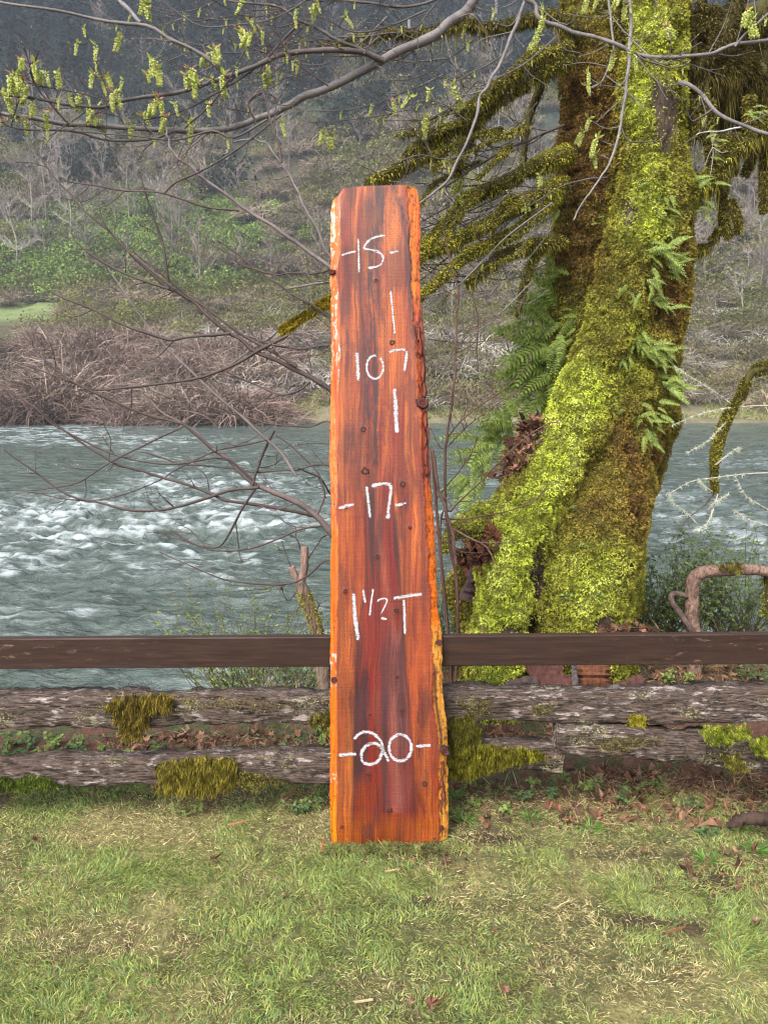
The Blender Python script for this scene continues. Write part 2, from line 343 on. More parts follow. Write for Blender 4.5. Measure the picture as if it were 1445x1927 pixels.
# ------------------------------------------------------------------ terrain
WZ = -1.7
def bank_edge(x): return tab(x, [(-30, 4.6), (-3, 4.15), (-1.2, 4.15), (-.3, 4.5), (.3, 5.2), (1, 5.6), (1.9, 5.6), (2.6, 5.1), (4, 5.0), (30, 5.4)])
def ground_h(x, y):
    x = np.asarray(x, float); y = np.asarray(y, float); e = bank_edge(x)
    z = .018*fbm(p3(x*3, y*3, 0), 5) + .05*sst(3.3, 3.8, y)*fbm(p3(x*2.2, y*2.2, 1), 9)
    z = z + .10*sst(.6, 1.8, x)*sst(3.2, 4.0, y)
    z = z - sst(e, e+2.4, y)*2.6 + .08*sst(e, e+.6, y)*fbm(p3(x*3, y*3, 3), 2)
    return z
def grid_mesh(xs, ys, hf, cf):
    X, Y = np.meshgrid(xs, ys); Z = hf(X, Y); V = np.stack([X, Y, Z], -1).reshape(-1, 3); nx = len(xs)
    i = (np.arange(len(ys)-1)[:, None]*nx+np.arange(nx-1)[None]).reshape(-1)
    mb = MB(); mb.add(V, np.stack([i, i+1, i+nx+1, i+nx], -1), cf(V)); return mb
def ground_c(V):
    x, y = V[:, 0], V[:, 1]; n = fbm(p3(x*2.5, y*2.5, 0), 31); n2 = fbm(p3(x*11, y*11, 0), 37)
    lawn = mix(L(72, 72, 42), L(104, 98, 62), sst(-.3, .4, n)); lawn = mix(lawn, L(66, 50, 38), sst(.25, .5, n2)[...]*.8)
    px_, py_ = proj(V); g_ = lambda a, b, w_, h_: np.exp(-((px_-a)/w_)**2-((py_-b)/h_)**2); lawn = mix(lawn, L(52, 38, 28), np.clip(1.2*(g_(1190, 1735, 60, 16)+g_(1300, 1745, 50, 14)+g_(795, 1700, 26, 10)+g_(1350, 1660, 60, 26)+g_(760, 1612, 90, 14)+g_(930, 1580, 60, 14)+g_(395, 1720, 24, 10)+g_(1180, 1610, 90, 14)*.6), 0, .9))
    lit = mix(L(78, 52, 42), L(54, 58, 34), sst(-.2, .3, n2)); return mix(lawn, lit, sst(3.15, 3.35, y+.08*n))
xs = np.concatenate([[-220, -80, -30, -12, -6], np.linspace(-3.6, 3.6, 180), [6, 12, 30, 80, 220]])
ys = np.concatenate([[-120, -30, -8, -2, 0, 1], np.linspace(1.6, 8.2, 165)])
tag(obj('ground', grid_mesh(xs, ys, ground_h, ground_c), M_soil), kind='structure')

SHORE = 54.0
def far_h(x, y):
    x = np.asarray(x, float); y = np.asarray(y, float)
    s = SHORE + 1.2*fbm(p3(x*.06, 0, 0), 4)
    z = np.interp(y-s, [-4, 0, 1.5, 6, 26, 36, 130, 176, 400], [-3, WZ-.15, WZ+.5, .6, 7.0, 10, 86, 132, 150])
    z = z + sst(30, 60, y-s)*6*fbm(p3(x*.03, y*.03, 0), 8) + sst(1, 8, y-s)*.5*fbm(p3(x*.3, y*.3, 0), 3)
    return z
def far_c(V):
    px, py = proj(V); x, y = V[:, 0], V[:, 1]; n = fbm(p3(x*.15, y*.15, 0), 3)
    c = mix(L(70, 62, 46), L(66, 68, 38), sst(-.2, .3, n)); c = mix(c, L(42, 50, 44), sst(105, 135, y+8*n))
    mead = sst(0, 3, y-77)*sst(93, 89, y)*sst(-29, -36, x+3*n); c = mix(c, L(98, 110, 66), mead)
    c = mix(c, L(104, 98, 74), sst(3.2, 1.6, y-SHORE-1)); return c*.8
xs = np.concatenate([[-400, -250], np.linspace(-130, 130, 150), [250, 400]]); ys = np.concatenate([np.linspace(48, 62, 30), np.linspace(64, 240, 110), [300, 460]])
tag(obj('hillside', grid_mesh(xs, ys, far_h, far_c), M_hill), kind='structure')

def far_at(px, py, hf=far_h):
    d = ray(px, py); o = np.array([0, 0, CAMH]); t = np.linspace(50, 300, 1200)/d[1]; pts = o+d*t[:, None]
    below = pts[:, 2] < hf(pts[:, 0], pts[:, 1]); i = np.argmax(below) if below.any() else -1
    return pts[i]

# ------------------------------------------------------------------ river
ns, nr = 400, 540
s = np.linspace(-1, 1, ns); Yr = 4.3*(56.5/4.3)**np.linspace(0, 1, nr)
X = s[None]*(0.62*Yr[:, None]+2.5); X = np.hstack([np.full((nr, 1), -300.0), np.full((nr, 1), -60.0)+0*X[:, :1], X, np.full((nr, 1), 60.0), np.full((nr, 1), 300.0)])
Yg = np.repeat(Yr[:, None], ns+4, 1)
V = np.stack([X, Yg, np.full_like(X, WZ)], -1).reshape(-1, 3)
px, py = proj(V); x, y = V[:, 0], V[:, 1]
# rapids: a tongue of white water coming in from the left
rap = sst(0, 60, py-tab(px, [(-200, 940), (0, 915), (130, 905), (300, 858), (480, 845), (620, 870), (1000, 960), (1500, 1010)]))*sst(330, 20, py-tab(px, [(-200, 900), (0, 915), (300, 900), (600, 900), (1000, 960), (1500, 1010)]))
rap = rap*sst(900, 250, px)
farrap = sst(45, 10, abs(py-tab(px, [(-200, 800), (0, 812), (300, 826)])))*sst(620, 60, px)
right = sst(1050, 1300, px)*(sst(60, 10, abs(py-tab(px, [(1200, 960), (1300, 975), (1445, 1010)])))+.6*sst(60, 15, abs(py-1020)))
w1 = fbm(p3(x*.55+.25*y, y*1.0, 0), 41, 5); w2 = fbm(p3(x*1.6+y*.3, y*3.0, 0), 47, 4); w3 = fbm(p3(x*.22, y*.4, 0), 53, 2)
rid = 1-np.abs(w1)*2.2; rid2 = 1-np.abs(w2)*2.4
act = np.clip(.35+.8*rap+.35*farrap+.4*right+.45*w3, .12, 1.3); act = act*sst(58, 30, y) + .12
nearz = (x > -80)*(x < 80)
V[:, 2] += nearz*(act*(.20*(rid-.6)+.10*(rid2-.5)))
crest = np.clip(.55*rid+.45*rid2, 0, 1)
w4 = fbm(p3(x*2.6+y*.8, y*6.5, 0), 59, 4); foam = .18+.22*sst(.45, .95, crest)*np.clip(act, 0, 1.1)+.17*sst(-.1, .6, w4+.4*w1)*np.clip(act, .25, 1)+.34*np.clip(rap, 0, 1)*sst(-.3, .5, w2*.6+.5*w4+.3*w1)+.40*farrap*sst(-.3, .4, w2)+.3*np.clip(right, 0, 1)*sst(0, .5, w2)
foam += .07*sst(.1, .5, w3)+.10*sst(620, 500, px)*sst(950, 1010, py)*sst(.0, .5, w1+.5*w4)
foam *= np.where((px < 190) & (py > 838) & (py < 925-.15*px), .45, 1)
nx = ns+4; i = (np.arange(nr-1)[:, None]*nx+np.arange(nx-1)[None]).reshape(-1)
mb = MB(); mb.add(V, np.stack([i, i+1, i+nx+1, i+nx], -1), np.repeat(foam[:, None], 3, 1))
tag(obj('river', mb, M_water), kind='structure')

# ------------------------------------------------------------------ far vegetation
def proto_bare(seed, h=9, col=(150, 146, 142), spread=.42, ntw=150):
    r = np.random.default_rng(seed); mb = MB(); c = L(*col)*.8
    pts = np.array([[0, 0, 0], [.1*h*r.normal()*.4, .03*h*r.normal(), h*.4], [.06*h*r.normal(), .05*h*r.normal(), h*.75], [.1*h*r.normal(), .06*h*r.normal(), h]])
    tr = catmull(pts, 9); mb.tube(tr, np.linspace(.010*h, .002*h, 9), 4, c)
    B, D, Ln = [], [], []
    for k in range(22):
        t = .22+.76*r.random(); b = tr[int(t*8)]; a = r.random()*6.28; e = .35+.6*r.random(); ln = h*spread*(1.15-t)*(.6+.6*r.random())
        d = np.array([math.cos(a)*math.cos(e), math.sin(a)*math.cos(e), math.sin(e)]); mid = b+d*ln*.5; end = b+d*ln+np.array([0, 0, .15*ln])
        mb.tube(np.array([b, mid, end]), np.array([.0036, .0026, .001])*h, 3, c, cap=False)
        for q in range(ntw//9):
            u = r.random(); B.append(b+(end-b)*u); dd = norm(d+r.normal(size=3)*.55+np.array([0, 0, .3])); D.append(dd); Ln.append(ln*(.25+.3*r.random()))
    B, D, Ln = np.array(B), np.array(D), np.array(Ln)
    blades(mb, B, D, Ln, .042, np.repeat((c*1.1)[None], len(B), 0), 2, 0)
    return mb.mesh('bare_tree', False)
def proto_brush(seed, R=3, H=3, col=(128, 112, 106), n=420, leaf=None, nl=0, w=.06, ls=.2):
    r = np.random.default_rng(seed); mb = MB(); c = L(*col)*.8
    a = r.random(n)*6.28; rad = np.sqrt(r.random(n))*R*.75; b = np.stack([np.cos(a)*rad, np.sin(a)*rad, r.random(n)*.45*H*(1-rad/R)], -1)
    d = norm(np.stack([np.cos(a)*.7+r.normal(size=n)*.75, np.sin(a)*.7+r.normal(size=n)*.75, .35+r.random(n)], -1))
    cc = c[None]*(.45+.8*r.random((n, 1)))
    blades(mb, b, d, H*(.25+.6*r.random(n)), w, cc, 3, .2+.7*r.random(n))
    if leaf is not None:
        lc = L(*leaf)*.8; u = norm(r.normal(size=(nl, 3))); u[:, 2] = abs(u[:, 2]); q = u*np.array([R, R, H])*(.45+.6*r.random((nl, 1)))**.7
        q[:, 2] *= .9; q = q*(1+.18*vn(q*1.1, seed)[:, None]*2)
        nn = norm(u+r.normal(size=(nl, 3))*.8); s1 = norm(np.cross(nn, r.normal(size=(nl, 3)))); s2 = np.cross(nn, s1); sz = ls*(.5+r.random((nl, 1)))
        T = np.stack([q-s1*sz, q+s1*sz, q+s2*sz*1.3], 1).reshape(-1, 3)
        mb.add(T, np.arange(nl*3).reshape(-1, 3), np.repeat(lc[None]*(.55+.8*r.random((nl, 1))), 3, 0))
    return mb.mesh('brush', False)
def proto_conifer(seed, h=18, col=(34, 46, 42)):
    r = np.random.default_rng(seed); mb = MB(); c = L(*col)*.9
    mb.tube(np.array([[0, 0, 0], [0, 0, h*.5], [0, 0, h]]), [.022*h*.6, .009*h, .002*h], 5, L(84, 74, 70)*.8)
    n = 520; t = r.random(n)**.8; z = h*(.12+.86*t); R = h*.19*(1-t)**.8*(.7+.5*r.random(n))+.15; a = r.random(n)*6.28
    d = np.stack([np.cos(a), np.sin(a), -.25+.3*t], -1); b = np.stack([0*a, 0*a, z], -1)
    blades(mb, b, norm(d), R, .5, c[None]*(.5+.8*r.random((n, 1))), 2, .3, tipw=.3)
    nl = 900; k = r.integers(0, n, nl); u = .3+.7*r.random(nl); q = b[k]+norm(d[k])*(R[k]*u)[:, None]; q[:, 2] -= .3*R[k]*u*u
    s1 = norm(r.normal(size=(nl, 3))*np.array([1, 1, .3])); s2 = norm(r.normal(size=(nl, 3))+np.array([0, 0, -1.2])); sz = .3*(.5+r.random((nl, 1)))
    mb.add(np.stack([q-s1*sz, q+s1*sz, q+s2*sz*1.8], 1).reshape(-1, 3), np.arange(nl*3).reshape(-1, 3), np.repeat(c[None]*(.5+.9*r.random((nl, 1))), 3, 0))
    return mb.mesh('conifer', False)
def wood_stuff(name, protos, pts, scl, mats):
    """one object: points that carry instances of a few plants"""
    pc = bpy.data.collections.new(name+'_kinds')
    for k, me in enumerate(protos):
        if not me.materials: me.materials.append(mats)
        o = bpy.data.objects.new('%s_kind' % name, me); pc.objects.link(o)
    me = bpy.data.meshes.new(name); me.from_pydata([tuple(p) for p in pts], [], [])
    a = me.attributes.new('scl', 'FLOAT', 'POINT'); a.data.foreach_set('value', np.asarray(scl, np.float32))
    a = me.attributes.new('rz', 'FLOAT', 'POINT'); a.data.foreach_set('value', (RNG.random(len(pts))*6.28).astype(np.float32))
    o = bpy.data.objects.new(name, me); COL.objects.link(o); o['kind'] = 'stuff'
    ng = bpy.data.node_groups.new(name, 'GeometryNodeTree')
    ng.interface.new_socket('Geometry', in_out='INPUT', socket_type='NodeSocketGeometry'); ng.interface.new_socket('Geometry', in_out='OUTPUT', socket_type='NodeSocketGeometry')
    gi = ng.nodes.new('NodeGroupInput'); go = ng.nodes.new('NodeGroupOutput'); ip = ng.nodes.new('GeometryNodeInstanceOnPoints'); ci = ng.nodes.new('GeometryNodeCollectionInfo')
    ci.inputs['Collection'].default_value = pc; ci.inputs['Separate Children'].default_value = True; ci.inputs['Reset Children'].default_value = True
    ip.inputs['Pick Instance'].default_value = True
    na = ng.nodes.new('GeometryNodeInputNamedAttribute'); na.data_type = 'FLOAT'; na.inputs[0].default_value = 'scl'
    nb = ng.nodes.new('GeometryNodeInputNamedAttribute'); nb.data_type = 'FLOAT'; nb.inputs[0].default_value = 'rz'
    cx = ng.nodes.new('ShaderNodeCombineXYZ'); lk = ng.links.new
    lk(gi.outputs[0], ip.inputs['Points']); lk(ci.outputs[0], ip.inputs['Instance']); lk(na.outputs[0], ip.inputs['Scale']); lk(nb.outputs[0], cx.inputs[2]); lk(cx.outputs[0], ip.inputs['Rotation'])
    lk(ip.outputs[0], go.inputs[0]); mod = o.modifiers.new('instances', 'NODES'); mod.node_group = ng
    return o
def hill_pts(n, x0, x1, y0, y1, keep=None):
    x = RNG.uniform(x0, x1, n); y = RNG.uniform(y0, y1, n); k = np.abs(x) < .85*y+10; x, y = x[k], y[k]
    z = far_h(x, y); V = np.stack([x, y, z], -1)
    if keep is not None:
        q = keep(V); V = V[RNG.random(len(V)) < q]
    return V
shr_brown = [proto_brush(10+k, 2.6, 2.8, (152, 138, 122), 560, (104, 98, 62), 260, .08, .12) for k in range(3)]
shr_green = [proto_brush(20+k, 2.4, 2.6, (140, 126, 104), 340, (108, 110, 60), 520, .07, .13) for k in range(3)]
shr_bright = [proto_brush(30+k, 2.4, 2.0, (120, 112, 96), 240, (116, 136, 70), 620, .07, .13) for k in range(2)]
shr_dark = [proto_brush(40+k, 2.8, 4.0, (62, 58, 58), 260, (42, 50, 38), 800, .07, .2) for k in range(3)]
bright_zone = lambda V: (lambda p: np.clip(sst(230, 60, np.hypot((p[0]-330)*.75, (p[1]-455)*1.7)), 0, 1)+.9*sst(150, 40, np.hypot((p[0]-80), (p[1]-520)*1.6)))(proj(V))
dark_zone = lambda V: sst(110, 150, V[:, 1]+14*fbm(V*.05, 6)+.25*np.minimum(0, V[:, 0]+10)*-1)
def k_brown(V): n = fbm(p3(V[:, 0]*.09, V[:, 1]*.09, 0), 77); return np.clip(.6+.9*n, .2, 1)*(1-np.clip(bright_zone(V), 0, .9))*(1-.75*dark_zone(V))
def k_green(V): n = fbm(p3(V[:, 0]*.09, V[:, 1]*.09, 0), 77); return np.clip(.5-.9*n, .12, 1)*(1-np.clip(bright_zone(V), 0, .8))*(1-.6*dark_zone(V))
hp = hill_pts(3200, -150, 150, 86, 175, k_brown); o = wood_stuff('brown_undergrowth', shr_brown, hp, RNG.uniform(.6, 1.5, len(hp)), M_far)
hp = hill_pts(3000, -150, 150, 86, 178, k_green); o = wood_stuff('green_undergrowth', shr_green, hp, RNG.uniform(.6, 1.4, len(hp)), M_far)
hp = hill_pts(1300, -60, 10, 88, 125, bright_zone); o = wood_stuff('bright_undergrowth', shr_bright, hp, RNG.uniform(.6, 1.2, len(hp)), M_far)
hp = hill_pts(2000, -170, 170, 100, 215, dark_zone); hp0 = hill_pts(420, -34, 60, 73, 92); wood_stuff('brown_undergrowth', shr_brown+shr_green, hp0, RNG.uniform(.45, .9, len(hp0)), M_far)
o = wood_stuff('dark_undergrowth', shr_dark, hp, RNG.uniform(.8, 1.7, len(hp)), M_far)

def scatter(name, protos, mat, pts, scl, label, cat, group):
    out = []
    for k, p in enumerate(pts):
        me = protos[k % len(protos)]
        if not me.materials: me.materials.append(mat)
        o = bpy.data.objects.new(name, me); COL.objects.link(o); o.location = tuple(p); o.scale = (scl[k],)*3; o.rotation_euler = (0, 0, RNG.random()*6.28)
        tag(o, label, cat, group); out.append(o)
    return out
con = [proto_conifer(50+k, 18) for k in range(4)]
cp = [far_at(px, py) for px in np.linspace(-60, 1500, 22) for py in (60, 130, 190)]
cp = np.array([c for c in cp if (c[1] > 118 and RNG.random() < (.95 if c[0] < -5 else .35))]); cp[:, 0] += RNG.normal(size=len(cp))*2.5
extra = hill_pts(160, -130, 120, 150, 215); cp = np.vstack([cp, extra]); cp[:, 2] = far_h(cp[:, 0], cp[:, 1])-.4
scatter('conifer', con, M_far, cp, RNG.uniform(.8, 1.5, len(cp)), 'dark evergreen high on the misty hillside across the river', 'conifer', 'evergreens high on the far hillside')
bare_g = [proto_bare(60+k, 9, (136, 128, 122), .40, 220) for k in range(4)]; bare_d = [proto_bare(70+k, 9, (134, 122, 116), .42, 230) for k in range(4)]
spots = [(30, 520), (90, 500), (130, 470), (175, 440), (215, 430), (160, 500), (255, 430), (300, 430), (60, 430), (20, 440), (110, 420), (330, 440), (530, 250), (520, 290), (545, 300), (840, 300), (860, 250), (1290, 520), (1330, 560), (1400, 600), (1380, 520), (1430, 480), (900, 330), (760, 280), (990, 560), (880, 560), (850, 600), (1440, 560), (240, 530), (200, 350), (440, 300), (60, 350), (10, 360), (120, 340), (280, 350)]
bp_ = np.array([far_at(a, b) for a, b in spots])
scatter('bare_tree', bare_g, M_fartwig, bp_, RNG.uniform(.65, 1.15, len(bp_)), 'pale leafless tree standing on the hillside across the river', 'bare tree', 'pale leafless trees on the far hillside')
hp = hill_pts(330, -95, 95, 88, 165, lambda V: np.full(len(V), .8)); scatter('bare_tree', bare_d, M_fartwig, hp, RNG.uniform(.5, 1.1, len(hp)), 'brown leafless tree among the undergrowth of the far hillside', 'bare tree', 'brown leafless trees on the far hillside')
# grey snags
for k, (a, b, hh) in enumerate([(768, 150, 9), (428, 330, 3.5), (930, 80, 8), (300, 60, 9), (372, 80, 9)]):
    p = far_at(a, b); mb = MB(); mb.tube(catmull([p, p+[.2, 0, hh*.5], p+[.1, 0, hh]], 8), np.linspace(.45, .22, 8), 8, L(140, 130, 128)*.6, rough=.06)
    r = empty('dead_snag', p, ['grey dead trunk rising on the dark hillside above the slab', 'short pale stump on the hillside left of the slab', 'grey dead trunk on the hillside just left of the mossy trunk', 'leftmost grey trunk among the dark evergreens', 'grey trunk right beside the leftmost one among the evergreens'][k], 'dead tree')
    obj('trunk', mb, M_bark, r)
# brush masses along the far shore
brush_b = [proto_brush(80+k, 3.2, 3.6, [(144, 122, 114), (122, 100, 88), (160, 142, 130), (104, 88, 76)][k % 4], 1100, None, 0, .06) for k in range(8)]
brush_g = [proto_brush(90+k, 3.0, 3.6, (186, 178, 170), 460, (100, 100, 60), 120, .08, .10) for k in range(4)]
brush_s = [proto_brush(100+k, 2.6, 2.6, [(160, 142, 118), (126, 112, 92), (150, 140, 130)][k], 480, (104, 104, 60), 320, .08, .10) for k in range(3)]
pb, pg, ps = [], [], []
for xx in np.linspace(-31, -8, 15):
    for k, dy in enumerate((1.2, 5, 9, 13, 17)):
        yy = SHORE+dy+RNG.normal()*.8; pb.append((xx+RNG.normal()*.8, yy, max(float(far_h(xx, yy)), WZ)-.2))
for a, b in [(380, 770), (330, 740), (250, 765), (180, 700), (400, 640), (340, 620), (280, 650), (480, 700), (520, 740), (560, 690), (440, 740), (590, 720), (470, 640), (540, 650), (500, 600), (600, 640), (430, 690), (560, 600), (620, 700), (840, 640), (900, 660), (960, 680), (870, 700), (1300, 640), (1380, 660), (1440, 640), (1330, 600), (1420, 590), (1290, 690)]:
    p = far_at(a, b); pg.append(p-np.array([0, 0, .5]))
for xx in np.linspace(-4, 36, 34):
    for dy in (4.5, 9.5, 15, 21):
        yy = SHORE+dy+RNG.normal(); ps.append((xx+RNG.normal(), yy, float(far_h(xx, yy))-.2))
scatter('river_bush', brush_b, M_fartwig, pb, np.clip(.85+.9*vn(p3(np.array(pb)[:, 0]*.33, np.array(pb)[:, 1]*.33, 0), 3), .45, 1.45), 'leafless brown thicket bush crowding the far river bank', 'bush', 'leafless bushes along the far river bank')
scatter('pale_bush', brush_g, M_fartwig, pg, RNG.uniform(.7, 1.1, len(pg)), 'pale grey lichen covered bush on the far river bank', 'bush', 'pale lichen covered bushes on the far bank')
scatter('bank_shrub', brush_s, M_far, ps, RNG.uniform(.6, 1.1, len(ps)), 'olive brown shrub on the far bank behind the mossy tree', 'shrub', 'olive brown shrubs on the far bank')
# grasses at the water's edge
n = 9000; x = RNG.uniform(-14, 32, n); y = SHORE+.8+RNG.random(n)*4.5; k = (vn(p3(x*.5, y*.5, 0), 5) > -.3); x, y = x[k], y[k]; n = len(x)
mb = MB(); d = norm(np.stack([RNG.normal(size=n)*.5, -.3+RNG.normal(size=n)*.4, np.ones(n)], -1))
blades(mb, np.stack([x, y, far_h(x, y)-.05], -1), d, RNG.uniform(.5, 1.1, n), .07, mix(np.broadcast_to(L(150, 140, 96), (n, 3)), L(118, 134, 70), RNG.random(n))*.9, 2, .6)
tag(obj('bank_grass', mb, M_far, smooth=False), 'tufts of yellowish grass along the far water edge', 'grass', kind='stuff')


# ------------------------------------------------------------------ the leaning slab
TILT = math.radians(8.5); SY0 = 2.966
SNn = np.array([0, -math.cos(TILT), math.sin(TILT)])
def S(px, py, off=0.0):
    px, py = np.broadcast_arrays(np.asarray(px, float), np.asarray(py, float))
    x = (px-CX)/F; y = (CY-py)/F
    d = np.stack([x, math.cos(PITCH)+y*math.sin(PITCH), -math.sin(PITCH)+y*math.cos(PITCH)], -1)
    o = np.array([0, 0, CAMH]); t = np.dot(np.array([0, SY0, 0])-o, SNn)/(d@SNn)
    return o+d*t[..., None]+np.asarray(off, float)[..., None]*SNn
TL = [(349,643),(354,643),(362,624.6),(386,621.5),(505,621),(512,620),(540,622.3),(645,623),(735,621.5),(830,620),(851,619),(917,622),(1010,622.5),(1103,621.5),(1243,621),(1268,620.6),(1428,620.6),(1497,620),(1600,623.5)]
TR = [(349,785.5),(382,790.7),(434,792),(475,789.7),(550,790.7),(595,796.7),(615,799),(654,800.6),(706,802),(742,802),(776,803.7),(805,807.6),(858,810),(940,813.5),(998,819),(1080,821.6),(1150,825),(1211,833),(1234,832.4),(1314,833.5),(1378,842.7),(1428,842.7),(1497,844),(1542,845),(1600,843)]
FL = [(349,643.6),(395,642),(476,641),(512,634.5),(563,639),(667,642),(745,638.4),(835,635),(917,635),(1010,636),(1103,637),(1246,634),(1405,635),(1497,635),(1600,633.7)]
FR = [(349,766),(486,772),(600,778),(700,786),(800,792.5),(893,797),(987,800.6),(1068,806.5),(1150,811),(1243,813.5),(1268,814),(1328,815),(1383,824.4),(1428,825.5),(1600,825.5)]
KN = [(707,528,3.5),(738,645,5),(684,808,5.5),(688,887,8),(758,911,6),(652,955,3),(772,993,3.5),(711,1048,4.5),(650,1113,4),(746,1149,4.5),(748,1274,3),(756,1337,4),(696,1345,2.5),(694,1457,4),(799,1475,5),(733,1525,5),(644,1556,3.5)]
slab = empty('wood_slab', (0.012, SY0+.02, 0), 'tall reddish live-edge wood slab with white chalk marks leaning on the fence', 'wood slab')
NR_, NC_ = 620, 96
tt = np.linspace(0, 1, NR_); cc = np.linspace(0, 1, NC_)
R_ = 1596.0
yrow = 349+(R_-349)*tt
xl = tab(yrow, TL); xr = tab(yrow, TR)
wob = 1.1*vn(p3(yrow*.05, 0, 0), 3)+.6*vn(p3(yrow*.16, 0, 0), 4); xl = xl+wob*.8; xr = xr+1.2*vn(p3(yrow*.06, 5, 0), 5)+.7*vn(p3(yrow*.2, 5, 0), 6)
PX = xl[:, None]+(xr-xl)[:, None]*cc[None]; PY = np.repeat(yrow[:, None], NC_, 1)
# top and bottom cuts are not square with the picture
ytop = tab(PX.ravel(), [(600, 364), (625, 362), (643, 354), (700, 349.5), (759, 348), (784, 351), (800, 356)]).reshape(PX.shape)
ybot = tab(PX.ravel(), [(600, 1598), (700, 1593), (845, 1583)]).reshape(PX.shape)
PY = ytop+(ybot-ytop)*tt[:, None]
fl = tab(PY.ravel(), FL).reshape(PY.shape)+1.2*vn(p3(PY*.04, 9, 0), 7); fr = tab(PY.ravel(), FR).reshape(PY.shape)+2.0*vn(p3(PY*.05, 19, 0), 8)+1.2*vn(p3(PY*.17, 3, 0), 8)
dl = np.clip((fl-PX)/np.maximum(fl-xl[:, None], 4), 0, 1); dr = np.clip((PX-fr)/np.maximum(xr[:, None]-fr, 4), 0, 1)
nzz = fbm(p3(PX*.11, PY*.035, 0), 12)
off = -.020*dl**1.6-.026*dr**1.5+.003*nzz*(np.maximum(dl, dr) > 0)-.004*(dr > .02)
for kx, ky, kr in KN: off = off+.0012*np.exp(-((PX-kx)**2+(PY-ky)**2)/(kr*1.6)**2)
Vf = S(PX, PY)+SNn*off[..., None]
# grain coordinate: lines bulge round the knots
gx = PX.copy()+1.6*fbm(p3(PY*.006, PX*.01, 0), 21)*6
for kx, ky, kr in KN:
    dx = gx-kx; e = np.exp(-(dx/(kr*2.2))**2-((PY-ky)/(kr*6))**2); gx = gx+dx*(-.75)*e
def band(x0, x1, soft=5): return sst(x0-soft, x0+soft, PX)*(1-sst(x1-soft, x1+soft, PX))
def bandy(y0, y1, soft=20): return sst(y0-soft, y0+soft, PY)*(1-sst(y1-soft, y1+soft, PY))
def tb(T): return tab(PY.ravel(), T).reshape(PY.shape)
nA = fbm(p3(gx*.09, PY*.006, 0), 30, 5); nB = fbm(p3(gx*.3, PY*.01, 2), 33, 4); nC = fbm(p3(PX*.35, PY*.12, 0), 35, 4)
low = sst(880, 1500, PY)
nW = fbm(p3(PX*.022, PY*.004, 7), 44, 4); Cs = mix(L(164, 72, 46), L(216, 118, 66), sst(-.22, .34, nA+.35*nB+.7*nW))
Cs = mix(Cs, L(150, 66, 46), sst(.05, .5, nB)*.6)
Cs = mix(Cs, L(158, 84, 48), low*.6)
PUR = L(66, 34, 40); MAR = L(128, 52, 42)
# dark heart streak of the upper half
hc = tb([(349, 716), (430, 716), (500, 700), (640, 697), (760, 706), (900, 715)]); hw = tb([(349, 15), (430, 17), (520, 24), (640, 18), (760, 25), (900, 32)])
hd = np.exp(-((PX-hc+6*nA)/hw)**2); Cs = mix(Cs, PUR, np.clip(hd*(.62+1.3*nB+.8*nC), 0, .92)*(1-sst(900, 960, PY)))
ld = np.exp(-((PX-tb([(430, 676), (600, 682), (760, 690)]))/5)**2)*bandy(400, 780, 60); Cs = mix(Cs, PUR, .55*ld)
ld = np.exp(-((PX-tb([(380, 650), (700, 656), (900, 660)]))/9)**2)*bandy(600, 860, 80); Cs = mix(Cs, PUR, .35*ld)
# bright sapwood column upper right and ragged dark streak beside it
Cs = mix(Cs, L(216, 118, 66), np.exp(-((PX-tb([(370, 738), (520, 742), (640, 750)]))/9)**2)*bandy(380, 600, 60)*.7)
Cs = mix(Cs, L(222, 124, 66), sst(-2, 5, PX-tb([(349, 764), (486, 776), (560, 784)]))*(1-sst(540, 640, PY)))
dk = np.exp(-((PX-tb([(349, 742), (400, 756), (450, 767), (520, 771), (600, 775), (700, 782)])-5*nC)/7)**2); Cs = mix(Cs, L(66, 36, 38), np.clip(dk*(.75+.9*nC+.5*nB), 0, .95)*(1-sst(600, 740, PY)))
Cs = mix(Cs, L(84, 46, 40), np.clip(sst(.15, .5, nC), 0, 1)*bandy(349, 420, 12)*sst(690, 740, PX)*.8)
# heartwood of the lower half
hl = tb([(870, 690), (950, 687), (1080, 689), (1110, 687), (1150, 680), (1180, 676), (1250, 668), (1600, 662)])+2.5*nA
hr = tb([(870, 737), (950, 741), (1000, 746), (1100, 753), (1180, 760), (1250, 762), (1330, 771), (1440, 779), (1600, 783)])+2.5*nA
inh = sst(-2.5, 2.5, PX-hl)*(1-sst(-2.5, 2.5, PX-hr))*sst(880, 930, PY)
hcol = mix(L(134, 42, 30), L(72, 28, 32), sst(-.25, .3, nA+.5*nB)); hcol = mix(hcol, L(176, 90, 66), np.exp(-((PX-tb([(1000, 712), (1200, 741), (1400, 738), (1530, 745)]))/7)**2)*.7)
hcol = mix(hcol, L(146, 96, 92), .5*bandy(1190, 1530, 4 if False else 30)*np.exp(-((PX-750)/22)**2)*(PY < 1531)); hcol = mix(hcol, L(70, 40, 48), np.exp(-((PX-723)/7)**2)*bandy(1200, 1480, 60)*.6)  # pale pinkish tint paints the sky's sheen on the wet face into the colour
wet = sst(-2, 2, PY-1530-1.5*nC)+sst(716, 712, PX)*sst(1440, 1500, PY); hcol = mix(hcol, L(148, 58, 24), np.clip(wet, 0, 1)*.8)
Cs = mix(Cs, hcol, inh)
edge = np.exp(-((PX-hl)/2.6)**2)*sst(900, 960, PY)+np.exp(-((PX-hr)/2.6)**2)*sst(950, 1050, PY); Cs = mix(Cs, L(58, 26, 28), np.clip(edge, 0, 1)*.8)
Cs = mix(Cs, L(92, 34, 28), np.exp(-((PX-tb([(1100, 664), (1170, 668), (1260, 670)]))/5)**2)*bandy(1095, 1260, 20)*.85)
